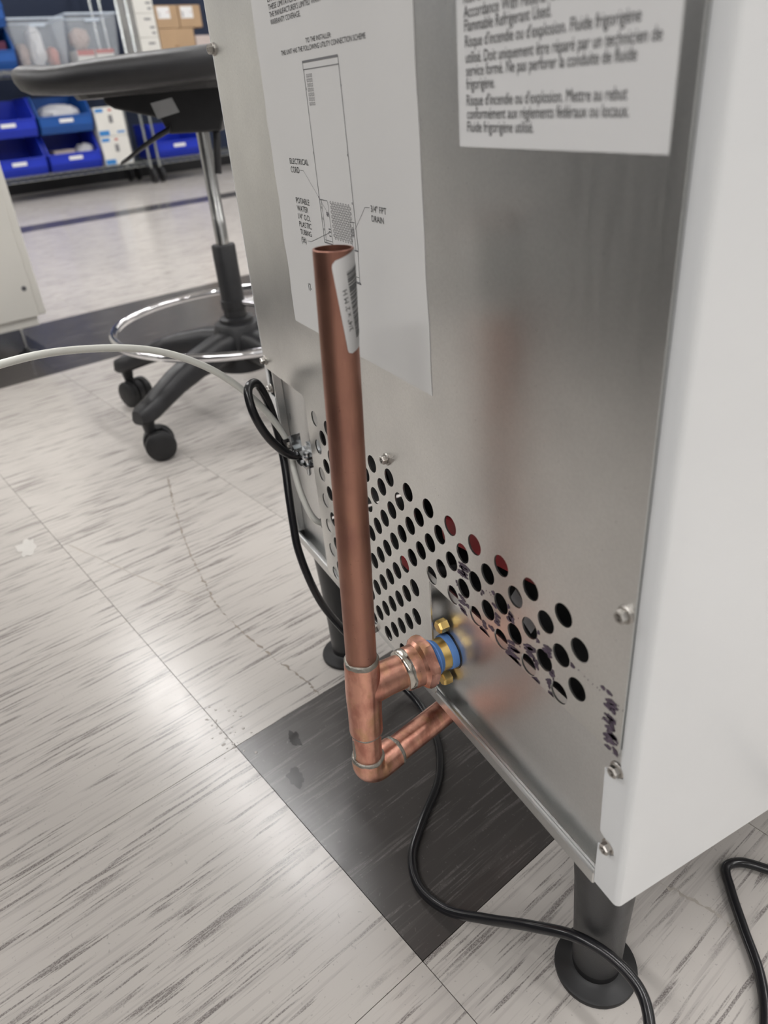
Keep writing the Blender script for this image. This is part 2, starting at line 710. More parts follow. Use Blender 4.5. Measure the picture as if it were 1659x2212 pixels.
for d in (False, True):
    rest[d].xf(GR)
    o = rest[d].build('far_floor_tiles', tile_dark if d else tile_light, floor)
    o['kind'] = 'stuff'

# ceiling lights, in rows along the grid
for v in (-4.05, -1.65, .75, 3.15, 5.55):
    for u in (-6.6, -5.35, -3.15, -1.9, .3, 1.55, 3.75):
        if u < -6 and 3 < v < 4:
            continue
        q = uv(u, v, HC)
        l = part('light_housing', ceil_m, ceiling, lambda m: m.box((-.61, -.09, -.07), (.61, .09, 0)).xf(Matrix.Translation(q) @ Matrix.Rotation(PH, 4, 'Z')))
        part('diffuser', diffuser, l, lambda m: m.faces([(-.60, .05, -.0705), (.60, .05, -.0705), (.60, -.05, -.0705), (-.60, -.05, -.0705)], [(0, 1, 2, 3)]) and m.xf(Matrix.Translation(q) @ Matrix.Rotation(PH, 4, 'Z')))

# dark equipment cabinet beside the photographer: seen only as the dim upper reflection in the steel panel
dk = simple('dark_grey_cabinet_paint', (.035, .036, .038), .5, 0, .03, 8)
EQ = empty('equipment_cabinet', (-.15, -1.22, 0), 0, 'dark grey equipment cabinet mirrored dimly in the steel back panel', 'cabinet')
part('body', dk, EQ, lambda m: m.box((-1.05, -1.50, .02), (.75, -.90, 1.15)), bevel=.006)
for k in range(3):
    d_ = part('door', dk, EQ, lambda m: m.box((-1.04 + k * .6, -.90, .06), (-.455 + k * .6, -.882, 1.13)), bevel=.004)
    part('handle', zinc, d_, lambda m: m.box((-.52 + k * .6, -.882, .55), (-.50 + k * .6, -.86, .75)), bevel=.004)
part('plinth', inner_blk, EQ, lambda m: m.box((-1.03, -1.48, 0), (.73, -.92, .02)))

# ------------------------------------------------------------------ the ice machine
XL, XR = -.2415, .2812
TOP = 1.0
MA = empty('ice_machine', (.02, .28, 0), 0, 'white ice machine on black legs seen from its perforated steel back', 'ice machine')

# perforated back panel
holes = []
RH = .0071
for row in range(0, 13):
    z = Z0 - row * P / 2
    cols = [i for i in range(-4, 9)] if row % 2 == 0 else [i + .5 for i in range(-4, 9)]
    for c in cols:
        x = c * P
        if row > 4 and (c > 2.3 or c < -4.1):
            continue
        if row in (5,) and c > 2.2:
            continue
        holes.append([(x + RH * math.cos(a * math.pi / 10), z + RH * math.sin(a * math.pi / 10)) for a in range(20)])
outl = [(-.2315, TOP - .02), (-.2315, .3755), (-.1305, .3755), (-.1325, .1835), (.0789, .1835), (.0789, .2968), (.2705, .2968), (.2705, TOP - .02)]
outl = round_poly(outl, [0, .002, .008, .006, .006, .001, .004, 0])
panel = sheet('back_panel', outl, holes, -.0013, -.0001, galv, MA)


def hex_screw(name, x, y, z, r, h, parent, mat=screw_m, washer=True, slot=True, ndir=(0, -1, 0), rot=0.3):
    m = MB()
    mt = axis_mtx((x, y, z), ndir) @ Matrix.Rotation(rot, 4, 'Z')
    if washer:
        m.lathe([(r * 1.35, 0), (r * 1.35, h * .18), (r * 1.2, h * .3)], mt, 20)
    hx = []
    for rr, zz in ((r, h * .2), (r, h * .82), (r * .86, h)):
        n = 6
        hx.append([mt @ Vector((rr * math.cos(2 * math.pi * j / n), rr * math.sin(2 * math.pi * j / n), zz)) for j in range(n)])
    if slot:
        for rr, zz in ((r * .55, h), (r * .45, h * .75)):
            hx.append([mt @ Vector((rr * math.cos(2 * math.pi * j / 6), rr * math.sin(2 * math.pi * j / 6), zz)) for j in range(6)])
    m.rings(hx)
    if slot:
        m.box((-r * .45, -r * .09, h * .74), (r * .45, r * .09, h * .93), mt)
    return m.build(name, mat, parent)


for x, z in ((.0277, .3756), (.2655, .3890), (-.2270, .6463), (-.2270, .3841), (-.0290, .1800), (.2655, .66), (-.2270, .92), (.2655, .92)):
    hex_screw('screw', x, -.0013, z, .0036, .0052, panel, rot=RNG.random())

# purple ink smudges near the lower edge of the panel
INK = [(0.1202, 0.3367, 0.1339, 0.3375), (0.1208, 0.3342, 0.1332, 0.3357), (0.1178, 0.3296, 0.131, 0.3322), (0.1184, 0.3281, 0.1316, 0.3297), (0.1223, 0.336, 0.1289, 0.3295), (0.1158, 0.3189, 0.1229, 0.3193), (0.1171, 0.3168, 0.1254, 0.3121), (0.1184, 0.3147, 0.1282, 0.3119), (0.1189, 0.3101, 0.1274, 0.3085), (0.1186, 0.3045, 0.1287, 0.3064), (0.1185, 0.3009, 0.1277, 0.2998), (0.1206, 0.2992, 0.1288, 0.2975), (0.1423, 0.3296, 0.1494, 0.3294), (0.1409, 0.3274, 0.1474, 0.3268), (0.1514, 0.3329, 0.1521, 0.3328), (0.1551, 0.3338, 0.1559, 0.3337), (0.1564, 0.3328, 0.1571, 0.3327), (0.1589, 0.333, 0.1596, 0.3329), (0.157, 0.3356, 0.1638, 0.336), (0.1576, 0.3269, 0.1638, 0.3261), (0.128, 0.3069, 0.1349, 0.3065), (0.1594, 0.3205, 0.1668, 0.3208), (0.1588, 0.3173, 0.1662, 0.3176), (0.16, 0.3144, 0.1662, 0.3149), (0.1727, 0.3354, 0.1762, 0.335), (0.1727, 0.3319, 0.1792, 0.3299), (0.1733, 0.3296, 0.1805, 0.329), (0.1745, 0.3277, 0.1806, 0.326), (0.1728, 0.3257, 0.178, 0.3265), (0.1842, 0.3328, 0.1849, 0.3327), (0.1457, 0.3058, 0.151, 0.3055), (0.147, 0.3028, 0.1529, 0.3029), (0.1415, 0.2991, 0.1522, 0.2986), (0.1388, 0.2983, 0.1548, 0.2965), (0.1402, 0.2977, 0.1541, 0.2975), (0.1442, 0.298, 0.1548, 0.297), (0.1536, 0.3065, 0.1612, 0.3063), (0.1612, 0.3096, 0.1699, 0.3109), (0.1735, 0.3078, 0.187, 0.3127), (0.1736, 0.305, 0.1865, 0.3073), (0.1724, 0.3013, 0.1865, 0.3078), (0.17, 0.2986, 0.1891, 0.2962), (0.173, 0.2998, 0.1866, 0.3023), (0.1749, 0.2974, 0.1879, 0.2985), (0.1797, 0.2971, 0.1879, 0.2967), (0.1773, 0.2982, 0.1856, 0.2987), (0.1897, 0.3165, 0.2012, 0.3203), (0.1903, 0.3143, 0.2012, 0.319), (0.1921, 0.3128, 0.2009, 0.3138), (0.1955, 0.3116, 0.201, 0.3112), (0.2, 0.336, 0.2043, 0.3343), (0.1971, 0.328, 0.2045, 0.3284), (0.2077, 0.3289, 0.2153, 0.3301), (0.2068, 0.3257, 0.2149, 0.3277), (0.2089, 0.325, 0.2156, 0.3252), (0.1988, 0.3122, 0.2042, 0.3118), (0.2005, 0.3099, 0.2044, 0.3074), (0.196, 0.2963, 0.206, 0.2957), (0.2004, 0.2988, 0.2059, 0.2984), (0.1976, 0.2971, 0.2059, 0.2971), (0.2127, 0.312, 0.2187, 0.314), (0.2145, 0.3161, 0.2177, 0.315), (0.2109, 0.3052, 0.2181, 0.3081), (0.212, 0.3042, 0.2173, 0.3039), (0.2169, 0.3108, 0.2215, 0.3108), (0.2132, 0.3024, 0.2164, 0.3013), (0.2124, 0.2963, 0.224, 0.2957), (0.2134, 0.298, 0.2186, 0.2986), (0.214, 0.2971, 0.2229, 0.2966), (0.2294, 0.3321, 0.2341, 0.3319), (0.2368, 0.3327, 0.2374, 0.3327), (0.2415, 0.3318, 0.242, 0.3317), (0.2442, 0.3314, 0.2448, 0.3314), (0.2478, 0.3314, 0.2483, 0.3313), (0.2513, 0.3317, 0.2518, 0.3316), (0.2531, 0.3315, 0.2536, 0.3314), (0.2536, 0.3344, 0.257, 0.3347), (0.2578, 0.335, 0.2621, 0.3344), (0.2577, 0.3287, 0.2658, 0.331), (0.2587, 0.3267, 0.2669, 0.3287), (0.2567, 0.325, 0.2623, 0.3248), (0.2614, 0.3256, 0.2657, 0.3248), (0.2665, 0.3316, 0.267, 0.3316), (0.2698, 0.3312, 0.2703, 0.3311), (0.2578, 0.3188, 0.2662, 0.3198), (0.2596, 0.3182, 0.2664, 0.3183), (0.2566, 0.3139, 0.2571, 0.3138), (0.2573, 0.3154, 0.2625, 0.3149), (0.2614, 0.3173, 0.2661, 0.313), (0.2591, 0.3109, 0.2661, 0.313), (0.2584, 0.3043, 0.2683, 0.309), (0.2606, 0.3089, 0.2675, 0.3083), (0.264, 0.3093, 0.2694, 0.3066), (0.2592, 0.3014, 0.2687, 0.3051), (0.2601, 0.297, 0.2651, 0.299), (0.2609, 0.2969, 0.2664, 0.295), (0.2621, 0.2944, 0.2705, 0.2971), (0.2657, 0.3014, 0.2704, 0.2979), (0.2648, 0.2935, 0.2689, 0.2956)]
hcent = [(sum(p_[0] for p_ in h_) / 20, sum(p_[1] for p_ in h_) / 20) for h_ in holes]
m = MB()
for x0, z0, x1, z1 in INK:
    a = Vector((x0, 0, z0)); b = Vector((x1, 0, z1))
    d = (b - a)
    L = d.length
    d.normalize()
    nrm = Vector((-d.z, 0, d.x))
    wv = .0017 if L > .003 else .0007
    k = max(3, int(L / .0010))
    up, dn = [], []
    for i in range(k + 1):
        t = i / k
        ww = wv * (math.sin(math.pi * min(max(t, .06), .94)) ** .5) * RNG.uniform(.65, 1.25)
        q = a + d * (L * t)
        up.append(q + nrm * ww); dn.append(q - nrm * ww * RNG.uniform(.7, 1.1))
    for q in up + dn:
        q.z = max(q.z, .2972); q.x = min(q.x, .2702); q.y = -.00145
    for i in range(k):
        mid_ = (up[i] + up[i + 1] + dn[i] + dn[i + 1]) / 4
        if any((mid_.x - hx) ** 2 + (mid_.z - hz) ** 2 < (RH + .0006) ** 2 for hx, hz in hcent):
            continue
        m.faces([up[i], up[i + 1], dn[i + 1], dn[i]], [(0, 1, 2, 3)])
inko = m.build('ink_smudge', purple, panel)
inko['kind'] = 'stuff'
inko['label'] = 'smeared purple marker ink'

# plates behind the panel cut-outs, base rail and pan
rp = round_poly([(.058, .1772), (.2632, .1772), (.2632, .2895), (.058, .2895)], [0, 0, .002, .002])
plate = sheet('drain_plate', rp, [], .0095, .0107, galv2, MA)
lp = round_poly([(-.222, .1772), (-.1320, .1772), (-.1320, .388), (-.222, .388)], [0, 0, .002, .002])
hole_t = [(-.1602 + .006 * math.cos(a * math.pi / 8), .2224 + .0065 * math.sin(a * math.pi / 8)) for a in range(16)]
hole_k = [(-.1540 + .009 * math.cos(a * math.pi / 10), .3120 + .012 * math.sin(a * math.pi / 10)) for a in range(20)]
hole_s = [(-.2100 + .0011 * math.cos(a * math.pi / 5), .3262 + .004 * math.sin(a * math.pi / 5)) for a in range(10)]
plate2 = sheet('inlet_plate', lp, [hole_t, hole_k, hole_s], .0095, .0107, galv2, MA)
part('base_rail', galv2, MA, lambda m: m.box((-.2365, -.0006, .1755), (.2612, .0030, .1865)), bevel=.0012, segs=3)
part('base_pan', galv2, MA, lambda m: m.box((-.2365, .0030, .1755), (.279, .555, .1770)))
part('edge_channel', galv2, MA, lambda m: m.box((-.2225, .001, .1868), (-.2185, .0095, .388)), bevel=.0008)


def side(mir):
    """painted side sheet with its return flange; mir flips it to the other side"""
    s = -1 if mir else 1
    x0 = XL if mir else XR
    def X(x): return x0 + s * (x - XR)
    zt = .345 if mir else .2790
    pts = [(.2776, .1779), (.2612, .1785), (.2612, .2150), (.2655, .2160), (.2712, .2155), (.2738, .2185), (.2730, .2218), (.2690, .2240),
           (.2640, .2262), (.2618, .2275), (.2606, zt), (.2640, zt + .0008), (.2700, zt + .0012), (.2738, zt + .0042), (.2735, zt + .0080), (.2715, zt + .011),
           (.2708, zt + .018), (.2708, TOP), (.2776, TOP)]
    pts = [(X(x), z) for x, z in pts]
    m = MB()
    n = len(pts)
    # flange face
    cu = pts if not mir else pts
    from mathutils.geometry import tessellate_polygon
    tri = tessellate_polygon([[Vector((x, z, 0)) for x, z in cu]])
    v = [(x, .0003, z) for x, z in cu] + [(x, .0013, z) for x, z in cu]
    f = [t for t in tri] + [tuple(i + n for i in t[::-1]) for t in tri] + [(i, (i + 1) % n, (i + 1) % n + n, i + n) for i in range(n)]
    m.faces(v, f)
    # bend and side sheet
    arc = [(X(.2776 + .0036 * math.sin(a * math.pi / 16)), .0003 + .0036 * (1 - math.cos(a * math.pi / 16))) for a in range(9)]
    arc += [(X(XR), .02), (X(XR), .55)]
    inn = [(x - s * .0011 * (0 if i == 0 else 1), y + (.001 if i == 0 else .0008 if i < 8 else 0)) for i, (x, y) in enumerate(arc)]
    prof = arc + inn[::-1]
    k = len(prof)
    m.rings([[(x, y, .1779) for x, y in prof], [(x, y, TOP) for x, y in prof]])
    return m.build('side_panel', white_paint, MA, smooth=True, auto=30)


sr = side(False)
sl = side(True)
for zz in (.2855, .2205):
    hex_screw('screw', .2688, .0013, zz, .0036, .005, sr, rot=RNG.random())
for zz in (.3535, .2205):
    hex_screw('screw', -.2292, .0013, zz, .0036, .005, sl, rot=RNG.random())
part('top_panel', white_paint, MA, lambda m: m.box((XL + .002, .0, TOP - .02), (XR - .002, .55, TOP + .004)), bevel=.004)
part('front_door', white_paint, MA, lambda m: m.box((XL, .551, .178), (XR, .575, TOP)), bevel=.004)

# legs
for lx, ly in ((.234, .041), (-.207, .036), (.234, .52), (-.207, .52)):
    mt = Matrix.Translation((lx, ly, 0))
    lg = part('leg', leg_grey, MA, lambda m: m.lathe([(.0185, .016), (.0192, .05), (.0215, .11), (.0245, .155), (.0265, .1755)], mt, 40), smooth=True)
    part('foot', foot_blk, lg, lambda m: m.lathe([(.0312, 0), (.0316, .0025), (.0312, .0042), (.0290, .0052), (.0210, .0068), (.0182, .0090), (.0180, .024)], mt, 40), smooth=True)

# what shows through the holes
part('compressor', inner_blk, MA, lambda m: m.lathe([(.085, .18), (.095, .20), (.095, .33), (.07, .37), (.02, .385)], Matrix.Translation((.05, .24, 0)), 32), smooth=True)
part('inner_baffle', inner_blk, MA, lambda m: m.box((-.235, .145, .178), (.275, .148, .95)))
part('fan_shroud', red_pl, MA, lambda m: m.box((-.058, 0, -.0095), (.058, .003, .012), Matrix.Translation((.103, .030, .3262)) @ Matrix.Rotation(math.radians(-12), 4, 'Y')), bevel=.002)
part('wire_clip', red_pl, MA, lambda m: m.box((-.024, .028, .243), (-.008, .032, .253)), bevel=.001)
part('wire_bundle', inner_blk, MA, lambda m: m.sweep(spline([(-.09, .05, .30), (-.03, .038, .252), (-.012, .036, .246), (.03, .04, .262), (.06, .05, .28)]), .004))
part('data_plate', simple('grey_plate', (.30, .30, .31), .5), MA, lambda m: m.box((-.013, 0, -.007), (.013, .0006, .007), Matrix.Translation((.164, .018, .3160)) @ Matrix.Rotation(math.radians(28), 4, 'Y')))

# labels on the back panel
LY = -.00165


def wavy_label(name, x0, x1, z0, z1, mat, wav):
    m = MB()
    n = 60
    rs = []
    for i in range(n + 1):
        z = z0 + (z1 - z0) * i / n
        a = x0 + wav * (noise.noise((z * 38, 1, 0)) + .5 * noise.noise((z * 90, 5, 0)))
        b = x1 + wav * .5 * noise.noise((z * 30, 9, 0))
        rs.append([(a, -.00135, z), (b, -.00135, z), (b, LY, z), (a, LY, z)])
    m.rings(rs)
    return m.build(name, mat, MA)


lab = wavy_label('instruction_label', -.1232, .0970, .4455, .80, paper, .0022)
lab['label'] = 'tall white paper installation label with a line drawing'
sign = part('warning_label', paper_w, MA, lambda m: m.box((.1345, -.00165, .5823), (.2622, -.00135, .74)))
sign['label'] = 'glossy white refrigerant warning label'
TY = LY - .0002
for body, x0, x1, zb, cap in (
        ('EXCEEDING', -.0911, -.0530, .6631, .0030),
        ('THESE LIMITATIONS MAY VOID', -.0911, -.0155, .6588, .0030),
        ("THE MANUFACTURER'S LIMITED WARR", -.0908, -.0068, .6547, .0029),
        ('WARRANTY COVERAGE.', -.0906, -.0387, .6505, .0029),
        ('TO THE INSTALLER:', -.0351, .0027, .6364, .0025),
        ('THIS UNIT HAS THE FOLLOWING UTILITY CONNECTION SCHEME', -.0782, .0460, .6324, .0027),
        ('ELECTRICAL', -.0884, -.0541, .5668, .0036), ('CORD', -.0884, -.0723, .5611, .0039),
        ('POTABLE', -.0861, -.0611, .5406, .0039), ('WATER', -.0858, -.0653, .5352, .0039), ('1/4" O.D.', -.0857, -.0627, .5297, .0038),
        ('PLASTIC', -.0855, -.0625, .5243, .0038), ('TUBING', -.0853, -.0642, .5190, .0036), ('(5ft)', -.0851, -.0759, .5132, .0040),
        ('3/4" FPT', .0354, .0553, .5449, .0036), ('DRAIN', .0356, .0511, .5394, .0035), ('17-', -.0832, -.0770, .4776, .0055)):
    lettering(body, x0, x1, zb, cap, TY, ink, lab)
for body, x0, x1, zb, cap in (
        ('Risk of Fire or Explosion. Dispose of Properly In', .1404, .2450, .6375, .0044),
        ('Accordance With Federal Or Local Regulations.', .1404, .2440, .6323, .0044), ('Flammable Refrigerant Used.', .1407, .1990, .6273, .0044),
        ("Risque d'incendie ou d'explosion. Fluide frigorigène", .1410, .2448, .6216, .0043),
        ('utilisé. Doit uniquement être réparé par un technicien de', .1413, .2547, .6156, .0043),
        ('service formé. Ne pas perforer la conduite de fluide', .1414, .2442, .6106, .0043), ('frigorigène.', .1413, .1630, .6055, .0043),
        ("Risque d'incendie ou d'explosion. Mettre au rebut", .1414, .2412, .5991, .0043),
        ('conformément aux règlements fédéraux ou locaux.', .1415, .2427, .5938, .0043), ('Fluide frigorigène utilisé.', .1415, .1899, .5885, .0043)):
    lettering(body, x0, x1, zb, cap, TY, ink, sign)

# the line drawing
m = MB()


def ln(x0, z0, x1, z1, wd=.00022):
    a = Vector((x0, TY, z0)); b = Vector((x1, TY, z1))
    d = (b - a)
    if d.length < 1e-6:
        return
    d.normalize()
    n = Vector((-d.z, 0, d.x)) * wd
    e = d * wd * .5
    m.faces([a - e + n, b + e + n, b + e - n, a - e - n], [(0, 1, 2, 3)])


def rings2(cx, cz, rx, rz, wd=.00016, n=10):
    for i in range(n):
        a0 = 2 * math.pi * i / n; a1 = 2 * math.pi * (i + 1) / n
        ln(cx + rx * math.cos(a0), cz + rz * math.sin(a0), cx + rx * math.cos(a1), cz + rz * math.sin(a1), wd)


DL, DR, DT, DB = -.0440, .0105, .6268, .5183
ln(DL, DT, DR - .0015, DT + .0002, .0006)
ln(DL, DT, DL, .6226); ln(DR - .0014, DT, DR - .0012, .6226)
ln(DL, .6226, DR - .0012, .6228)
ln(DL + .0003, .6226, -.0412, DB, .00030); ln(DR - .0012, .6226, .0124, .5188, .00030)
ln(-.0412, DB, -.0271, .5190 - .0008, .0004); ln(.0009, .5188, .0124, .5188, .0005)
ln(-.0411, .5463, -.0290, .5462); ln(-.0285, .5458, -.0271, .5190)
ln(-.0389, .5460, -.0378, .5190); ln(-.0400, .5200, -.0271, .5200)
ln(.0049, .5360, .0108, .5362); ln(.0049, .5360, .0040, .5189); ln(.0085, .5360, .0090, .5189)
for i in range(7):
    for j in range(4):
        rings2(-.0393 + j * .0024 + i * .00005, .6191 - i * .0026, .0008, .0009, .00013)
for r in range(16):
    for c in range(8):
        x = -.0238 + c * .0040 + (.0020 if r % 2 else 0) + r * .00002
        z = .5456 - r * .00150
        if x < .0048 or (x < .0075 and z > .5370):
            rings2(x, z, .0009, .00075, .00015)
for zz in (.612, .575, .5475):
    rings2(-.0428, zz, .0005, .0005); rings2(DR - .0006, zz, .0005, .0005)
for zz in (.541, .534, .527):
    rings2(-.0397, zz, .0004, .0006)
for x0, z0, x1, z1 in ((-.0325, .5385, -.0290, .5385), (-.0325, .5375, -.0290, .5375), (-.0320, .5365, -.0295, .5365), (-.0315, .5280, -.0285, .5280), (-.0315, .5262, -.0285, .5262), (-.0315, .5235, -.0285, .5235)):
    ln(x0, z0, x1, z1, .0004)
for k in range(5):
    ln(.0058, .5318 - k * .0009, .0083, .5318 - k * .0009, .00022)
rings2(.007, .5300, .0015, .0030)
ln(.0030, .5180, .0050, .5015); ln(.0117, .5180, .0103, .5018); ln(.0050, .5018, .0103, .5018)
ln(.0052, .5016, .0050, .4985); ln(.0103, .5016, .0103, .4985)
ln(.0036, .4978, .0120, .4978, .0004); ln(.0045, .4986, .0110, .4986); ln(.0036, .4978, .0045, .4986); ln(.0120, .4978, .0110, .4986)
ln(-.0716, .5632, -.0649, .5633, .00013); ln(-.0649, .5633, -.0309, .5390, .00013)
ln(-.0733, .5154, -.0661, .5157, .00013); ln(-.0661, .5157, -.0313, .5256, .00013)
ln(-.0313, .5256, -.0335, .5258, .00012); ln(-.0313, .5256, -.0330, .5243, .00012)
ln(.0338, .5470, .0276, .5467, .00013); ln(.0276, .5467, .0109, .5322, .00013)
m.build('drawing', ink_grey, lab)

# drain nipple with thread tape, brass bolts
NX, NZ = .0876, .2330
ny = axis_mtx((NX, 0, NZ), (0, 1, 0))


def YL(prof):      # (radius, y) list to lathe about the nipple's axis
    return [(r, y) for r, y in prof]


nip = part('drain_nipple', brass, MA, lambda m: m.lathe([(.0118, -.016), (.0122, -.008), (.0126, .002), (.0127, .009), (.0127, .03)], ny, 40), smooth=True)
tp = []
y = -.0110
k = 0
while y < -.0060:
    tp += [(.0133, y), (.0139, y + .0005), (.0139, y + .0008), (.0134, y + .0012)]
    y += .0013
part('thread_tape', blue_tape, nip, lambda m: m.rings([[ny @ Vector((r * math.cos(a * math.pi / 20), r * math.sin(a * math.pi / 20),
     yy + max(0, (yy + .0066)) * .8 * math.sin(a * math.pi / 20 + 2.4))) for a in range(40)] for r, yy in tp + [(.0129, -.0046)]]), smooth=True, auto=60)
part('thread_tape', blue_tape, nip, lambda m: m.rings([[ny @ Vector(((r + .0002 * math.sin(a * .9)) * math.cos(a * math.pi / 20), (r + .0002 * math.sin(a * .9)) * math.sin(a * math.pi / 20),
     yy)) for a in range(40)] for r, yy in ((.0129, .0034), (.0139, .0038), (.0142, .0062), (.0140, .0092))]), smooth=True, auto=60)
gk = part('gasket', black_rub, plate, lambda m: m.lathe([(.0142, .0085), (.0152, .0088), (.0153, .0095)], ny, 40), smooth=True)
for z in (.2578, .2072):
    b = hex_screw('brass_bolt', .0858 if z > .23 else .0878, .0093, z, .0053, .0098, MA, brass, False, False, rot=.2 if z > .23 else .5)
    b['label'] = 'brass hex bolt head'

# cord and tube clamps beside the left cut-out
CX, CZ = -.1575, .3050
def bar(m, z, bow):
    pts = [(CX - .0175, z), (CX - .0085, z), (CX - .004, z + bow), (CX + .004, z + bow), (CX + .0085, z), (CX + .0175, z)]
    for (xa, za), (xb, zb) in zip(pts, pts[1:]):
        m.faces([(xa, -.006, za - .0012), (xb, -.006, zb - .0012), (xb, .003, zb - .0012), (xa, .003, za - .0012),
                 (xa, -.006, za + .0012), (xb, -.006, zb + .0012), (xb, .003, zb + .0012), (xa, .003, za + .0012)],
                [(0, 3, 2, 1), (4, 5, 6, 7), (0, 1, 5, 4), (1, 2, 6, 5), (2, 3, 7, 6), (3, 0, 4, 7)])
clamp = part('cord_clamp', zinc, MA, lambda m: (bar(m, CZ + .0045, .0022), bar(m, CZ - .0045, -.0022),
    m.lathe([(.0095, .002), (.0095, .0060), (.0130, .0062), (.0130, .0093), (.0095, .0094)], axis_mtx((CX, .0, CZ), (0, 1, 0)), 24)), smooth=True, auto=25)
for sx, L2 in ((-.0128, .016), (.0128, .0205)):
    part('clamp_screw', zinc, clamp, lambda m: (m.lathe([(.0034, .0058), (.0036, .0075), (.0030, .0092), (.0010, .0096)], Matrix.Translation((CX + sx, -.0018, CZ)), 16),
         m.lathe([(.0015, .0058 - L2), (.0021, .007 - L2), (.0021, .0058)], Matrix.Translation((CX + sx, -.0018, CZ)), 12)), smooth=True, auto=50)
tdir = Vector((.006, .012, -.042)).normalized()
tcl = part('tube_clamp', black_rub, MA, lambda m: m.lathe([(.0036, -.0055), (.0046, -.0055), (.0046, .0055), (.0036, .0055)], axis_mtx((-.1838, -.0055, .3110), tdir), 24), smooth=True, auto=30)
part('clamp_tab', zinc, tcl, lambda m: (m.box((-.1808, -.0062, .3060), (-.1690, -.0050, .3185)),
     m.box((-.1702, -.0085, .3095), (-.1694, .0020, .3245)), m.box((-.1668, -.0085, .3095), (-.1660, .0020, .3260))), bevel=.0003)
hex_screw('screw', -.1755, -.0062, .3125, .0030, .003, tcl, washer=False)

# ------------------------------------------------------------------ copper drain assembly
PB = Vector((.0880, -.0700, .150)); PT = Vector((.0888, -.0524, .5385))
pax = (PT - PB).normalized()


def pz(z):
    return PB + (PT - PB) * ((z - PB.z) / (PT.z - PB.z))


CU = empty('copper_drain_pipe', (PB.x, PB.y, .137), 0, 'upright copper drain pipe with a soldered tee and elbow screwed to the machine', 'pipe')
RP = .0110
L_ = (pz(.5385) - pz(.245)).length
part('riser', cu_pipe, CU, lambda m: m.lathe([(RP, 0), (RP, L_ - .0004), (RP - .0003, L_), (RP - .0011, L_), (RP - .0011, L_ - .05), (.001, L_ - .05)], axis_mtx(pz(.245), pax), 48), smooth=True, auto=35)
part('tee_body', cu_fit, CU, lambda m: (
    m.lathe([(.0112, 0), (.0125, .0004), (.0127, .002), (.0127, .020), (.0131, .030), (.0132, .042), (.0129, .054), (.0127, .061), (.0127, .0655), (.0124, .067), (.0112, .0674)], axis_mtx(pz(.1915), pax), 48),
    m.lathe([(.0132, .0), (.0140, .010), (.0137, .0145), (.0132, .019), (.0131, .0330), (.0128, .0348), (.0115, .0352)], axis_mtx((NX, pz(NZ).y, NZ), (0, 1, 0)), 48)), smooth=True, auto=35)


def ring(name, mt, r, w, amp=.0005, seed=0, mat=solder):
    m = MB()
    n = 48
    rs = []
    for (dr, dz) in ((-.0009, -w), (.0002, -w * .9), (.0007, -w * .3), (.0008, w * .3), (.0002, w * .9), (-.0009, w)):
        rr_ = []
        for j in range(n):
            a = 2 * math.pi * j / n
            e = noise.noise((math.cos(a) * 2 + seed, math.sin(a) * 2, dz * 300))
            rr = r + dr + (amp * e if dr > -.0005 else 0)
            rr_.append(mt @ Vector((rr * math.cos(a), rr * math.sin(a), dz + .0009 * noise.noise((math.cos(a) * 1.6, math.sin(a) * 1.6 + seed, 4)))))
        rs.append(rr_)
    m.rings(rs)
    return m.build(name, mat, CU, smooth=True, auto=180)


ring('solder_joint', axis_mtx(pz(.2592), pax), .0119, .0026, seed=1)
ring('solder_joint', axis_mtx(pz(.1910), pax), .0117, .0010, seed=2)
ring('solder_joint', axis_mtx(pz(.1640), pax), .0121, .0022, seed=3)
part('short_pipe', cu_fit, CU, lambda m: m.lathe([(.0111, 0), (.0111, .034)], axis_mtx(pz(.1590), pax), 48), smooth=True, auto=35)
# solder drip on the short pipe
part('solder_drip', solder, CU, lambda m: m.sweep([pz(.186) + Vector((-.0005, -.0108, 0)), pz(.180) + Vector((.0006, -.0108, 0)), pz(.173) + Vector((.0010, -.0107, 0)), pz(.166) + Vector((.0002, -.0108, 0))],
     [.0008, .0011, .0014, .0010], 8), smooth=True)
# elbow
hd = Vector((-.0206, .0805, 0)).normalized()
EC = pz(.1475)
arcp = []
Rb = .0105
for i in range(13):
    a = i / 12 * math.pi / 2
    arcp.append(EC + pax * Rb * (1 - math.sin(a)) + hd * Rb * (1 - math.cos(a)))
elb = [EC + pax * .0170, EC + pax * .0168, EC + pax * .0120] + arcp + [EC + hd * .0180, EC + hd * .0262, EC + hd * .0270]
part('elbow', cu_fit, CU, lambda m: m.sweep(elb, [.0112, .0126, .0128] + [.0127] * 13 + [.0128, .0127, .0113], 40), smooth=True, auto=50)
ring('solder_joint', axis_mtx(EC + hd * .0275, hd), .0118, .0024, .0008, seed=6)
part('tail_pipe', cu_fit, CU, lambda m: m.lathe([(.0111, 0), (.0111, .18), (.0100, .18), (.0100, .15), (.001, .15)], axis_mtx(EC + hd * .022, hd), 48), smooth=True, auto=35)
for s_ in ((.0085, .0075, .012), (.0105, .0050, .007)):
    part('solder_blob', solder, CU, lambda m: m.lathe([(.0003, -.002), (.0018, -.0012), (.0021, 0), (.0016, .0013), (.0003, .002)],
         axis_mtx(EC + hd * s_[2] + Vector((.922, -.3, .25)).normalized() * .0124, pax), 14), smooth=True)
# adapter: round collar and hex
ring('solder_joint', axis_mtx((NX, -.0312, NZ), (0, 1, 0)), .0154, .0040, .0011, seed=9, mat=simple('bright_solder', (.55, .52, .47), .20, 1.0, .1, 120, .1))
part('adapter', cu_fit, CU, lambda m: m.lathe([(.0125, -.0306), (.0155, -.0300), (.0162, -.0282), (.0163, -.0250), (.0164, -.0200)], ny, 48), smooth=True, auto=35)


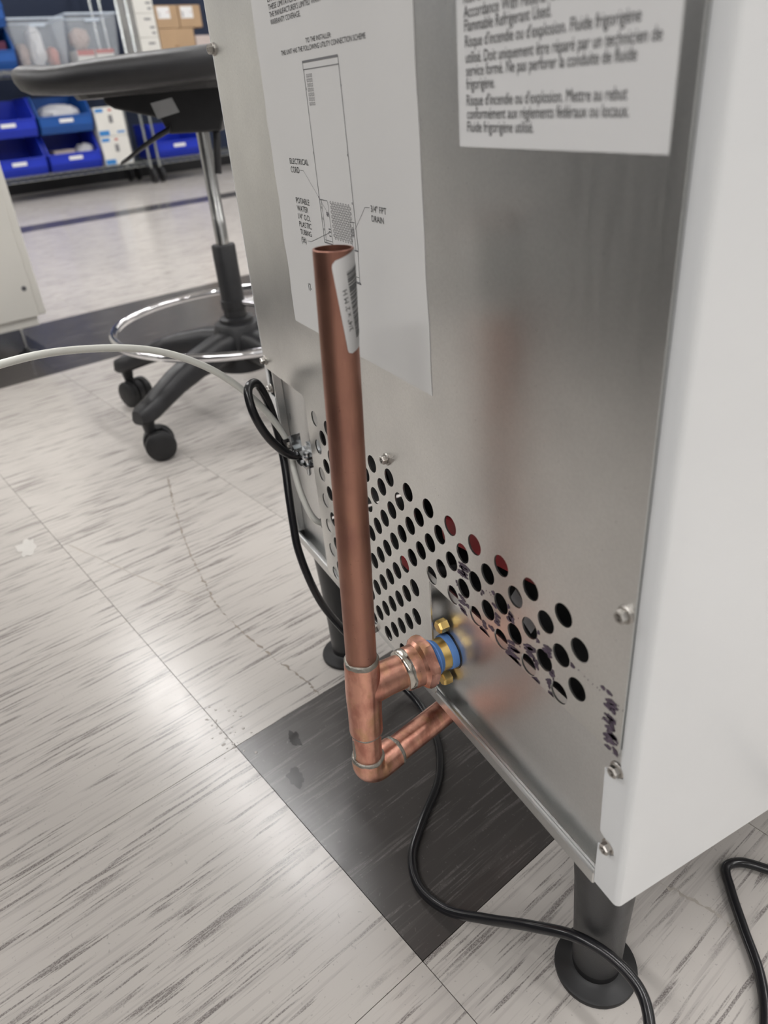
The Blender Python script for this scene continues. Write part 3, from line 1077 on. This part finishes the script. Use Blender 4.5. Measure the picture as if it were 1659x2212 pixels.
def hexnut(m):
    rs = []
    for r, y in ((.0166, -.0216), (.0196, -.0192), (.0211, -.0170), (.0211, -.0130), (.0198, -.0112), (.0135, -.0109)):
        rr_ = []
        for j in range(36):
            a = 2 * math.pi * j / 36
            k = math.cos(math.pi / 6) / math.cos(((a + .2) % (math.pi / 3)) - math.pi / 6)
            rr_.append(ny @ Vector((min(r, 0.0211 * k) * math.cos(a), min(r, 0.0211 * k) * math.sin(a), y)))
        rs.append(rr_)
    m.rings(rs)


part('hex_collar', cu_fit, CU, hexnut, smooth=True, auto=20)

# barcode sticker on the riser
Fv = Vector((.922, -.386, 0)); Rv = Vector((.386, .922, 0))


def onpipe(a, z, r):
    c = pz(z)
    return c + (Fv * math.cos(a) + Rv * math.sin(a)) * r


LT, LB = .5335, .4835            # top and bottom of the sticker


def stk(s, t, r):
    """sticker coordinates: s from its left edge (0..1), t from its top (0..1)"""
    a0 = math.radians(-10 + 33 * t)
    wdt = math.radians(122)
    z = LT - (LT - LB) * t + s * .0065
    return onpipe(a0 + wdt * s, z, r)


def sticker(m, s0, s1, t0, t1, r, ns, nt2, rc=False):
    g = []
    for i in range(nt2 + 1):
        row = []
        t = t0 + (t1 - t0) * i / nt2
        ins = 0
        if rc:
            e = min(t, 1 - t)
            if e < .07:
                ins = .10 * (1 - math.sqrt(max(0, 1 - (1 - e / .07) ** 2)))
        for j in range(ns + 1):
            s = s0 + ins + (s1 - ins - s0 - ins) * j / ns
            row.append(stk(s, t, r))
        g.append(row)
    vv = [[m.bm.verts.new(q) for q in row] for row in g]
    for i in range(nt2):
        for j in range(ns):
            m.bm.faces.new((vv[i][j], vv[i][j + 1], vv[i + 1][j + 1], vv[i + 1][j]))


sticker_o = part('barcode_sticker', paper_w, CU, lambda m: sticker(m, 0, 1, 0, 1, RP + .00025, 14, 40, True))


def bars(m):
    t = .16
    k = 0
    r2 = random.Random(8)
    while t < .86:
        w_ = r2.choice([.005, .005, .009, .014])
        sticker(m, .30, .80, t, t + w_, RP + .0004, 8, 1)
        t += w_ + r2.choice([.007, .007, .011, .016])


part('bars', ink, sticker_o, bars)
tmesh = text_mesh('3/4" x 2\' M H')
xs = [v.co.x for v in tmesh.vertices]
lo, hi = min(xs), max(xs)
for v in tmesh.vertices:
    f = (v.co.x - lo) / (hi - lo)
    v.co = stk(.235 - v.co.y * .155, .76 - f * .44, RP + .0004)
tmesh.materials.clear()
link('lettering', tmesh, ink, sticker_o)

# ------------------------------------------------------------------ cord and tubing
cord_pts = [(-.1560, .030, .3050), (-.1575, .006, .3050), (-.1590, -.012, .3090), (-.1600, -.0300, .3300), (-.1650, -.0405, .3600), (-.1750, -.0385, .3775), (-.1872, -.0270, .3780),
            (-.1938, -.0171, .3581), (-.1935, -.0115, .3224), (-.1814, -.0135, .2919), (-.1680, -.0185, .2640), (-.1568, -.0224, .2367), (-.1467, -.0246, .2095),
            (-.1281, -.0167, .1563), (-.1190, .0060, .1050), (-.1180, .0350, .0520), (-.1080, .0580, .0150), (-.0801, .0649, .0048), (-.0230, .0542, .0045), (.0187, .0301, .0045),
            (.0555, -.0122, .0045), (.0801, -.0365, .0045), (.1082, -.0457, .0050), (.1392, -.0390, .0100), (.1740, -.0206, .0300), (.2100, -.0035, .0580), (.2400, .0145, .0720),
            (.2635, .0270, .0680), (.2845, .0310, .0600), (.3010, .0230, .0550), (.3150, .0060, .0450), (.3400, -.0050, .0250), (.3620, .0200, .0120), (.3550, .0600, .0080),
            (.3287, .1131, .0060), (.3041, .1390, .0060), (.2744, .1579, .0060), (.2450, .1772, .0060), (.2300, .1900, .0060), (.2330, .2035, .0060), (.2486, .2172, .0060), (.2900, .2450, .0055), (.3600, .2900, .0050), (.46, .33, .005)]
cord = part('power_cord', black_rub, None, lambda m: m.sweep(spline(cord_pts, 12), .0041, 16), smooth=True, auto=180)
tag(cord, 'black power cord looping from the clamp down and across the floor', 'cord')
tube_pts = [(-.1602, .030, .2200), (-.1585, .012, .2235), (-.1570, .001, .2330), (-.1640, -.0055, .2560), (-.1745, -.0065, .2820), (-.1838, -.0055, .3110), (-.1885, -.0160, .3380), (-.1927, -.0328, .3648), (-.1931, -.0664, .4002),
            (-.1929, -.1111, .4267), (-.1841, -.1774, .4436), (-.1616, -.2295, .4497), (-.13, -.275, .449), (-.09, -.32, .440)]
tube = part('water_tube', tube_w, None, lambda m: m.sweep(spline(tube_pts, 12), .0032, 16), smooth=True, auto=180)
tag(tube, 'milky white plastic water tube arching left from the machine', 'tube')

# ------------------------------------------------------------------ drafting stool
SC = Vector((-1.110, .222, 0))
ST = empty('drafting_stool', SC, 0, 'black drafting stool on casters with a chrome foot ring', 'stool')
part('hub', black_pl, ST, lambda m: m.lathe([(.035, .085), (.062, .095), (.060, .150), (.051, .185), (.047, .192), (.036, .194), (.036, .202), (.030, .205)], Matrix.Translation(SC), 32), smooth=True)
for k in range(5):
    a = math.radians(-58.6 + 72 * k)
    d = Vector((math.cos(a), math.sin(a), 0)); s = Vector((-math.sin(a), math.cos(a), 0))
    path = [(.02, .148, .070, .066), (.08, .150, .062, .060), (.15, .142, .055, .052), (.21, .128, .051, .046), (.255, .112, .049, .041), (.285, .101, .048, .038), (.308, .096, .044, .036), (.322, .094, .028, .028)]

    def arm(m):
        rs = []
        for r, z, wd, h in path:
            q = SC + d * r
            rr_ = []
            for j in range(12):
                b = 2 * math.pi * j / 12 + math.pi / 12
                cx = math.copysign(abs(math.cos(b)) ** .6, math.cos(b)); cy = math.copysign(abs(math.sin(b)) ** .6, math.sin(b))
                rr_.append(q + s * cx * wd / 2 * (1.12 if cy < 0 else .88) + Vector((0, 0, z + cy * h / 2)))
            rs.append(rr_)
        m.rings(rs)
    part('base_leg', black_pl, ST, arm, smooth=True, auto=60)
    cp = SC + d * .300
    ca = a + [.9, -.5, 2.0, .3, 1.2][k]
    cm = Matrix.Translation(cp) @ Matrix.Rotation(ca, 4, 'Z') @ Matrix.Scale(1.12, 4)
    cs = part('caster', black_pl, ST, lambda m: (m.lathe([(.008, .045), (.010, .058), (.013, .074), (.015, .078)], cm, 16),
              m.lathe([(.021, -.006), (.0265, -.006), (.0265, .006), (.021, .006)], cm @ axis_mtx((0, .010, .030), (1, 0, 0)), 24),
              m.box((-.006, -.006, .036), (.006, .022, .056), cm)), smooth=True, auto=40)
    for sx in (-1, 1):
        part('wheel', foot_blk, cs, lambda m: m.lathe([(.006, -.010), (.021, -.0095), (.0265, -.006), (.0275, 0), (.0265, .006), (.021, .0095), (.006, .010)], cm @ axis_mtx((sx * .0175, .012, .0275), (1, 0, 0)), 28), smooth=True, auto=40)
part('sleeve', black_pl, ST, lambda m: m.lathe([(.0245, .203), (.0245, .350), (.0225, .353), (.015, .353)], Matrix.Translation(SC), 32), smooth=True)
part('gas_lift', gas_rod, ST, lambda m: m.lathe([(.0135, .353), (.0135, .405), (.0128, .406), (.0128, .565)], Matrix.Translation(SC), 28), smooth=True)
RC = Vector((-1.107, .243, .2005))
ringo = part('foot_ring', chrome, ST, lambda m: m.sweep([RC + Vector((.280 * math.cos(2 * math.pi * i / 72), .280 * math.sin(2 * math.pi * i / 72), 0)) for i in range(72)], .0082, 16, closed=True), smooth=True, auto=180)
for k in range(2):
    a = math.radians(38 + 60 * k)
    part('ring_spoke', chrome, ringo, lambda m: m.sweep([SC + Vector((.02 * math.cos(a), .02 * math.sin(a), .235)), SC + Vector((.10 * math.cos(a), .10 * math.sin(a), .228)), RC + Vector((.276 * math.cos(a), .276 * math.sin(a), 0))], .007, 12), smooth=True)
part('ring_collar', black_pl, ringo, lambda m: m.lathe([(.0246, .222), (.027, .223), (.027, .240), (.0246, .241)], Matrix.Translation(SC), 28), smooth=True)
# seat, seen from its side: sl runs along the picture's left-right, sf away from the viewer
sl_ = Vector((.430, .903, 0)); sf_ = Vector((-.903, .430, 0))


def seatpt(a, b, z):
    q = SC + sl_ * a + sf_ * b
    return Vector((q.x, q.y, z))


def seat(m):
    n = 56
    rs = []
    prof = [(.0, .646), (.70, .640), (.90, .642), (.965, .649), (.995, .660), (1.0, .669), (.985, .679), (.945, .685), (.86, .689), (.6, .690), (.25, .6885), (.0, .688)]
    cx, hx, hy = -.062, .243, .222
    for f, z in prof:
        f = max(f, .02)
        rr_ = []
        for j in range(n):
            t = 2 * math.pi * j / n
            cxx = math.copysign(abs(math.cos(t)) ** .78, math.cos(t)); cyy = math.copysign(abs(math.sin(t)) ** .78, math.sin(t))
            a = cx + hx * f * cxx; b = hy * f * cyy
            e = (a - cx) / hx
            lift = .010 * e * e * (1 if e < 0 else .3) + .007 * max(0, e + .25) - .007 * math.exp(-((a + .20) / .06) ** 2)
            if z < .66:
                lift = .012 * e * e * (1 if e < 0 else .4) + .004 * e
            rr_.append(seatpt(a, b, z + lift - .004))
        rs.append(rr_)
    m.rings(rs)


part('seat', black_vinyl, ST, seat, smooth=True, auto=180)
part('seat_pan', black_pl, ST, lambda m: m.rings([[seatpt(-.05 + (.165 * k) * math.cos(2 * math.pi * j / 32), (.15 * k) * math.sin(2 * math.pi * j / 32), z) for j in range(32)] for k, z in ((1.0, .630), (1.06, .644))]))
bracket_poly = [(-.156, .637), (-.156, .621), (-.140, .611), (-.062, .590), (-.052, .563), (.045, .560), (.060, .598), (.12, .612), (.12, .638)]


def bracket(m):
    n = len(bracket_poly)
    m.faces([seatpt(a, -.062, z) for a, z in bracket_poly] + [seatpt(a, .062, z) for a, z in bracket_poly],
            [tuple(range(n)), tuple(range(2 * n - 1, n - 1, -1))] + [(i, i + n, (i + 1) % n + n, (i + 1) % n) for i in range(n)])


br = part('tilt_mechanism', black_pl, ST, bracket, bevel=.004)
part('data_label', simple('grey_sticker', (.48, .49, .50), .4), br, lambda m: m.faces([seatpt(a, -.0628, z) for a, z in ((-.073, .615), (-.066, .589), (-.024, .597), (-.033, .621))] +
     [seatpt(a, -.0622, z) for a, z in ((-.073, .615), (-.066, .589), (-.024, .597), (-.033, .621))], [(0, 1, 2, 3), (7, 6, 5, 4), (0, 4, 5, 1), (1, 5, 6, 2), (2, 6, 7, 3), (3, 7, 4, 0)]))


def lever(m):
    rs = []
    for a, z, w_, h in ((-.045, .572, .010, .010), (-.075, .560, .012, .010), (-.105, .545, .020, .009), (-.130, .531, .026, .008), (-.146, .524, .020, .006)):
        rs.append([seatpt(a + h * .4 * math.cos(t), -.070 + w_ / 2 * math.sin(t) * 1.2, z + h * .7 * math.cos(t)) for t in [2 * math.pi * j / 12 for j in range(12)]])
    m.rings(rs)


part('height_lever', black_pl, ST, lever, smooth=True, auto=60)
part('tilt_lever', black_pl, ST, lambda m: m.sweep(spline([seatpt(.030, -.03, .585), seatpt(.034, -.05, .555), seatpt(.030, -.06, .520), seatpt(.026, -.06, .490)]), .007, 10), smooth=True)

# ------------------------------------------------------------------ cabinet at the left edge
kc = -1.7494
CB = empty('lab_cabinet', uv(kc - .25, .1, 0), PH, 'cream painted metal cabinet with levelling feet', 'cabinet')


def gbox(m, lo, hi):
    m.box(lo, hi, GR)


part('body', cab_white, CB, lambda m: gbox(m, (kc - .5, -.62, .1115), (kc, .3735, .95)), bevel=.003)
dr = part('door', cab_white, CB, lambda m: gbox(m, (kc, -.60, .1115), (kc + .012, .3480, .93)), bevel=.002)
part('plinth', cab_white, CB, lambda m: gbox(m, (kc - .48, -.60, .0845), (kc + .002, .3450, .1110)), bevel=.002)
part('door_plug', simple('grey_grommet', (.25, .25, .26), .5), dr, lambda m: m.lathe([(.0075, 0), (.0072, .001), (.0042, .0012), (.0040, .0004)], GR @ axis_mtx((kc + .012, .3308, .1937), (1, 0, 0)), 20), smooth=True, auto=30)
part('door_plug_hole', ink, dr, lambda m: m.lathe([(.0040, 0), (.0040, .0013)], GR @ axis_mtx((kc + .0121, .3308, .1937), (1, 0, 0)), 16))
for fu, fv in ((kc - .04, .2981), (kc - .45, .2981), (kc - .04, -.55), (kc - .45, -.55)):
    mt = Matrix.Translation(uv(fu, fv, 0))
    lf = part('levelling_foot', zinc, CB, lambda m: m.lathe([(.0045, .014), (.0045, .070), (.0085, .072), (.0085, .0845)], mt, 16), smooth=True, auto=40)
    part('foot_pad', black_pl, lf, lambda m: m.lathe([(.030, 0), (.030, .004), (.012, .012), (.008, .020)], mt, 24), smooth=True, auto=40)

# ------------------------------------------------------------------ storage racks in the background
KS = -6.495
wire = simple('chromed_wire', (.55, .58, .58), .20, 1.0, .02)


def rack(v0, v1, shelves, label):
    r = empty('wire_rack', uv(KS - .28, (v0 + v1) / 2, 0), PH, label, 'rack', 'wire storage racks by the navy wall')
    for u_ in (KS, KS - .56):
        for v_ in (v0, v1):
            po = part('post', wire, r, lambda m: m.lathe([(.0127, .125), (.0127, 1.85), (.008, 1.86)], GR @ Matrix.Translation((u_, v_, 0)), 14), smooth=True, auto=40)
            part('caster', black_pl, po, lambda m: (m.lathe([(.03, -.014), (.055, -.014), (.062, -.008), (.062, .008), (.055, .014), (.03, .014)], GR @ axis_mtx((u_ + .02, v_, .062), (0, 1, 0)), 20),
                 m.box((u_ - .02, v_ - .022, .06), (u_ + .035, v_ - .018, .125), GR), m.box((u_ - .02, v_ + .018, .06), (u_ + .035, v_ + .022, .125), GR), m.box((u_ - .025, v_ - .022, .118), (u_ + .035, v_ + .022, .127), GR)))
    for z in shelves:
        def shelf(m):
            for uu in (KS, KS - .56):
                for zz in (z - .002, z - .036):
                    m.sweep([uv(uu, v0, zz), uv(uu, v1, zz)], .0042, 6)
                k = int((v1 - v0) / .035)
                pts = [uv(uu, v0 + (v1 - v0) * i / k, z - .005 if i % 2 else z - .033) for i in range(k + 1)]
                m.sweep(pts, .0026, 5)
            for vv in (v0, v1):
                for zz in (z - .002, z - .036):
                    m.sweep([uv(KS, vv, zz), uv(KS - .56, vv, zz)], .0042, 6)
            k = int((v1 - v0) / .03)
            for i in range(1, k):
                vv = v0 + (v1 - v0) * i / k
                m.sweep([uv(KS, vv, z), uv(KS - .56, vv, z)], .0018, 4)
            for uu in (KS - .19, KS - .37):
                m.sweep([uv(uu, v0, z - .004), uv(uu, v1, z - .004)], .003, 5)
        part('wire_shelf', wire, r, shelf)
    return r


rack(1.10, 2.800, (.185, .945, 1.62), 'wire rack on casters filled with blue bins and clear totes')
rack(2.885, 4.60, (.185, .945, 1.62), 'wire rack on casters holding cartons, right of the bin rack')


def bin_proto(name, mat, W, D, H, lip):
    """open-front bin, front at local x = 0, standing on z = 0, centred on y"""
    root = empty(name, (0, 0, 0))
    t = .006
    w2 = W / 2

    def body(m):
        m.box((-D, -w2, 0), (-.03, w2, t))
        m.box((-D, -w2, 0), (-D + t, w2, H))
        for s_ in (-1, 1):
            y0, y1 = (w2 - t, w2) if s_ > 0 else (-w2, -w2 + t)
            m.prism([(-.03, 0), (0, lip * .45), (0, lip), (-.10, H), (-D, H), (-D, 0)], y0, y1)
        # front lip: sloping lower face and a steep upper face
        m.prism([(-.03, 0), (0, lip * .45), (0, lip), (-t, lip), (-t, lip * .5), (-.03 - t, t)], -w2, w2)
        for s_ in (-1, 1):      # rolled rims
            m.sweep([(-.10, s_ * (w2 - .002), H), (-D, s_ * (w2 - .002), H)], .007, 8)
            m.sweep([(0, s_ * (w2 - .002), lip), (-.10, s_ * (w2 - .002), H)], .006, 8)
        m.sweep([(0, -w2, lip), (0, w2, lip)], .006, 8)
    part('body', mat, root, body)
    part('card_holder', paper_w, root, lambda m: m.box((.0005, -W * .13, lip * .62), (.003, W * .13, lip * .84)))
    return root


b_dark = bin_proto('blue_bin', blue_bin, .445, .44, .272, .125)
b_mid = bin_proto('blue_bin', blue_bin2, .445, .44, .272, .125)
GB = 'blue bins on the wire racks'
used = set()


def place_bin(proto, v, z, label, du=0.0):
    o = proto if proto.name not in used else copy_tree(proto)
    used.add(proto.name)
    o.location = uv(KS - .01 + du, v, z)
    o.rotation_euler = (0, 0, PH)
    tag(o, label, 'bin', GB)
    return o


place_bin(b_dark, 1.685, .192, 'dark blue open bin on the lowest wire shelf, nearest the cream cabinet')
place_bin(b_dark, 2.155, .192, 'dark blue open bin on the lowest shelf holding a pinkish box')
place_bin(b_dark, 1.685, .474, 'dark blue open bin stacked on top, directly under the stool seat tip')
place_bin(b_mid, 2.155, .474, 'medium blue open bin stacked on top, filled with clear bags')
place_bin(b_mid, 1.675, .950, 'medium blue bin above the stool seat with plum cartons inside')
place_bin(b_mid, 1.675, 1.230, 'medium blue bin in the top left corner')
place_bin(b_dark, 3.125, .192, 'dark blue bin on the right rack behind the stool post')


def bag(name, c, sx, sy, sz, mat, seed, label, cat='bag', group=None):
    m = MB()
    bmesh.ops.create_icosphere(m.bm, subdivisions=3, radius=1)
    for v in m.bm.verts:
        n_ = v.co.normalized()
        k = 1 + .22 * noise.noise(n_ * 2.2 + Vector((seed, 0, 0))) + .12 * noise.noise(n_ * 6 + Vector((0, seed, 0)))
        q = n_ * k
        v.co = Vector((math.copysign(abs(q.x) ** .8, q.x) * sx, math.copysign(abs(q.y) ** .8, q.y) * sy, math.copysign(abs(q.z) ** .8, q.z) * sz))
    lowz = min(v.co.z for v in m.bm.verts)
    for v in m.bm.verts:
        v.co.z -= lowz
    m.xf(Matrix.Translation(c) @ Matrix.Rotation(PH, 4, 'Z'))
    return tag(m.build(name, mat, None), label, cat, group)


def carton(name, u0, u1, v0, v1, z0, z1, mat, label, cat='box', group=None, prints=()):
    """a box with a front face at u1; prints are (v0, v1, z0, z1, material, name)"""
    c = uv((u0 + u1) / 2, (v0 + v1) / 2, z0)
    r = empty(name, c, PH, label, cat, group)
    bo = part('carton', mat, r, lambda m: gbox(m, (u0, v0, z0), (u1, v1, z1)), bevel=.004)
    part('flap_seam', simple('dark_seam', (.12, .10, .08), .7), r, lambda m: gbox(m, (u0 + .005, (v0 + v1) / 2 - .0015, z1 - .001), (u1 - .005, (v0 + v1) / 2 + .0015, z1 + .0006)))
    for pv0, pv1, pz0, pz1, pm, pn in prints:
        part(pn, pm, r, lambda m: gbox(m, (u1, pv0, pz0), (u1 + .0012, pv1, pz1)))
    return r


bag('plastic_bag', uv(KS - .20, 2.16, .482), .15, .17, .10, bag_pl, 3.0, 'shiny clear plastic bag heaped in the medium blue bin')
bag('plastic_bag', uv(KS - .15, 2.29, .200), .09, .075, .09, bag_pl, 8.0, 'shiny clear plastic bag leaning out of the lowest blue bin')
carton('carton', KS - .30, KS - .12, 2.02, 2.20, .200, .345, pale_card, 'pinkish box inside the lowest blue bin')
carton('carton', KS - .32, KS - .06, 1.50, 1.66, .958, 1.16, plum, 'plum coloured carton standing inside the upper left blue bin', prints=((1.52, 1.56, 1.05, 1.09, paper_w, 'sticker'),))
carton('carton', KS - .32, KS - .06, 1.68, 1.86, .958, 1.14, plum, 'plum carton with a white sticker beside the clear tote', prints=((1.70, 1.75, 1.07, 1.12, paper_w, 'sticker'), (1.78, 1.84, .99, 1.02, paper_w, 'sticker')))

# two white cartons with blue print on the lowest shelf
for k, (z0, lab_) in enumerate(((.188, 'white carton with blue print on the lowest shelf'), (.414, 'white carton with blue print stacked on another'))):
    carton('white_carton', KS - .36, KS - .02, 2.405, 2.660, z0, z0 + .224, white_card, lab_, group='white cartons beside the bins',
           prints=((2.415, 2.485, z0 + .185, z0 + .212, carton_blue, 'logo_patch'), (2.41, 2.50, z0 + .006, z0 + .045, carton_blue, 'wave_print'), (2.53, 2.56, z0 + .19, z0 + .205, carton_red, 'red_mark'),
                   (2.52, 2.555, z0 + .10, z0 + .16, ink_grey, 'small_text'), (2.57, 2.64, z0 + .02, z0 + .035, carton_blue, 'blue_line')))

# clear totes with contents


def tote(v0, v1, z0, z1, label):
    c = uv(KS - .22, (v0 + v1) / 2, z0)
    r = empty('clear_tote', c, PH, label, 'tote', 'clear totes on the middle shelf')
    a0, a1 = KS - .42, KS - .02
    t = .004
    f = .035

    def wall(m):
        lo = [(a0 + f, v0 + f, z0), (a1 - f, v0 + f, z0), (a1 - f, v1 - f, z0), (a0 + f, v1 - f, z0)]
        hi = [(a0, v0, z1), (a1, v0, z1), (a1, v1, z1), (a0, v1, z1)]
        li = [(x + (t if i in (0, 3) else -t), y + (t if i in (0, 1) else -t), z + t) for i, (x, y, z) in enumerate(lo)]
        hi_i = [(x + (t if i in (0, 3) else -t), y + (t if i in (0, 1) else -t), z) for i, (x, y, z) in enumerate(hi)]
        m.rings([[GR @ Vector(q) for q in ring_] for ring_ in (lo, hi, hi_i, li)])
    part('tub', clear_pl, r, wall)
    part('rim', simple('frosted_rim', (.62, .70, .80), .35, alpha=.75), r, lambda m: m.sweep([uv(a0, v0, z1), uv(a1, v0, z1), uv(a1, v1, z1), uv(a0, v1, z1)], .008, 8, closed=True))
    part('handle', simple('frosted_rim', (.62, .70, .80), .35), r, lambda m: gbox(m, (a1 + .001, (v0 + v1) / 2 - .06, z1 - .055), (a1 + .008, (v0 + v1) / 2 + .06, z1 - .035)))
    return r


tote(1.905, 2.345, .950, 1.280, 'clear plastic tote left of the other, with white bags inside')
tote(2.362, 2.785, .950, 1.305, 'clear plastic tote next to the rack post, with red and white boxes inside')
bag('white_bag', uv(KS - .2, 2.125, .958), .10, .06, .145, simple('white_film', (.70, .70, .72), .4, 0, .05, 60, .5, bscale=60), 5.0, 'white plastic bag standing in the left clear tote')
bag('brown_bag', uv(KS - .2, 2.005, .958), .08, .045, .085, simple('brown_film', (.38, .27, .24), .4, 0, .1, 40, .5, bscale=60), 6.0, 'brownish bag in the left clear tote')
bag('red_bag', uv(KS - .2, 2.245, .958), .08, .04, .07, simple('reddish_film', (.55, .22, .18), .4, 0, .1, 40, .5, bscale=60), 7.0, 'reddish bag in the corner of the left clear tote')
carton('small_carton', KS - .30, KS - .10, 2.42, 2.565, .957, 1.060, white_card, 'small white box with red top in the right clear tote, left one', group='small boxes in the right tote', prints=((2.42, 2.565, 1.02, 1.06, carton_red, 'red_band'),))
carton('small_carton', KS - .30, KS - .10, 2.580, 2.735, .957, 1.060, white_card, 'small white box with red top in the right clear tote, beside the post', group='small boxes in the right tote', prints=((2.58, 2.735, 1.03, 1.06, carton_red, 'red_band'),))
bag('pink_bag', uv(KS - .2, 2.50, 1.062), .09, .075, .075, simple('pinkish_film', (.62, .48, .44), .3, 0, .1, 40, .8, alpha=.8, bscale=60), 9.0, 'crumpled pinkish bag on the boxes in the right clear tote')

# cartons on the right rack
for k, lab_ in enumerate(('lowest white carton in the tall white stack', 'second white carton in the tall white stack', 'third white carton in the tall white stack')):
    z0 = .948 + k * .175
    carton('tall_white_carton', KS - .40, KS - .02, 2.955, 3.135, z0, z0 + .1735, white_card, lab_, group='stack of white cartons on the right rack',
           prints=((3.03, 3.09, z0 + .125, z0 + .140, ink_grey, 'title_print'), (3.07, 3.115, z0 + .065, z0 + .080, ink_grey, 'small_print'), (3.08, 3.115, z0 + .025, z0 + .040, ink_grey, 'small_print')))
carton('brown_carton', KS - .36, KS - .02, 3.142, 3.475, .948, 1.183, card, 'large brown carton between the white stack and the machine', group='brown cartons', prints=((3.27, 3.31, 1.00, 1.06, simple('card_smudge', (.36, .23, .13), .8), 'tape_end'),))
for v0, lab_ in ((3.142, 'small brown carton with a white label, beside the white stack'), (3.362, 'small brown carton with a white label, nearest the machine')):
    carton('brown_carton', KS - .36, KS - .02, v0, v0 + .212, 1.186, 1.352, card, lab_, group='brown cartons', prints=((v0 + .02, v0 + .135, 1.255, 1.340, paper_w, 'shipping_label'), (v0 + .105, v0 + .125, 1.295, 1.305, carton_red, 'red_mark'), (v0 + .03, v0 + .045, 1.265, 1.305, ink_grey, 'code_print')))
carton('grey_carton', KS - .36, KS - .02, 3.485, 3.74, .948, 1.125, pale_card, 'pale carton half hidden behind the edge of the machine')

# ------------------------------------------------------------------ marks on the floor
wet = simple('dried_water_mark', (.030, .028, .028), .18, 0, .1)


def puddle(name, c, rx, ry, seed, label, mat, cat='stain', th=.0002):
    m = MB()
    n = 30
    top = []
    for j in range(n):
        a = 2 * math.pi * j / n
        k = 1 + .5 * noise.noise((math.cos(a) * 1.7 + seed, math.sin(a) * 1.7, 0)) + .25 * noise.noise((math.cos(a) * 5, math.sin(a) * 5 + seed, 0))
        top.append((c[0] + rx * k * math.cos(a), c[1] + ry * k * math.sin(a)))
    m.rings([[(x, y, .00005) for x, y in top], [(x, y, th) for x, y in top]])
    return tag(m.build(name, mat, None), label, cat)


puddle('floor_stain', (-.0627, -.0929), .012, .008, 2.0, 'dark dried drip mark near the front edge of the dark tile', wet)
puddle('floor_stain', (-.1130, -.0740), .011, .006, 5.0, 'dark dried drip mark near the back corner of the dark tile', wet)
puddle('floor_scrap', (-.735, -.300), .030, .014, 9.0, 'whitish dried patch on the light floor near the left edge', simple('whitish_residue', (.60, .575, .54), .5), 'stain', .0006)


def smear(name, pts, width, mat, label, gap, seed):
    """broken thin scuff along a path on the floor"""
    r2 = random.Random(seed)
    q = spline([(x, y, .00012) for x, y in pts], 14)
    m = MB()
    L_s, R_s = [], []
    for i in range(len(q)):
        d = q[min(i + 1, len(q) - 1)] - q[max(i - 1, 0)]
        n_ = Vector((-d.y, d.x, 0)).normalized()
        c_ = q[i] + n_ * width * r2.uniform(-.7, .7)
        w_ = width * (.06 if r2.random() < gap else r2.uniform(.2, .9))
        L_s.append(m.bm.verts.new(c_ + n_ * w_)); R_s.append(m.bm.verts.new(c_ - n_ * w_))
    for i in range(len(q) - 1):
        m.bm.faces.new((L_s[i], L_s[i + 1], R_s[i + 1], R_s[i]))
    return tag(m.build(name, mat, None), label, 'scuff')


brown = simple('brown_scuff', (.27, .23, .19), .5, 0, .3, 200)
tan = simple('faint_tan_scuff', (.43, .39, .345), .4, 0, .1, 200)
smear('floor_scuff', [(-.8521, -.036), (-.7917, -.0463), (-.7346, -.0545), (-.6462, -.0647), (-.5277, -.0734), (-.4564, -.0756), (-.3972, -.076), (-.3165, -.0624), (-.2526, -.0472), (-.1912, -.0285), (-.1605, -.0237)], .0022, brown,
      'long broken brown scuff curving across the light tiles left of the pipe', .35, 3)
smear('floor_scuff', [(-.701, -.2362), (-.487, -.1264), (-.4551, -.1036), (-.4247, -.0881)], .0016, tan, 'faint straight tan scuff crossing a tile joint at the left', .15, 5)
smear('floor_scuff', [(.2075, .1339), (.232, .146), (.2575, .1543), (.275, .157)], .0022, tan, 'faint tan scuff on the floor right of the machine foot', .2, 7)
drop = simple('wet_film', (.56, .53, .50), .04, 0, 0, rvar=0)
m = MB()
r3 = random.Random(12)
for i in range(40):
    cx = -.172 + r3.gauss(0, .022); cy = -.140 + r3.gauss(0, .014)
    r = r3.uniform(.0006, .0019)
    m.lathe([(r, .0001), (r * .85, .0001 + r * .10), (r * .5, .0001 + r * .18), (r * .05, .0001 + r * .20)], Matrix.Translation((cx, cy, 0)), 10)
tag(m.build('water_drops', drop, None, smooth=True, auto=180), 'spatter of tiny clear water drops on the light tile by the dark tile corner', 'water', kind='stuff')
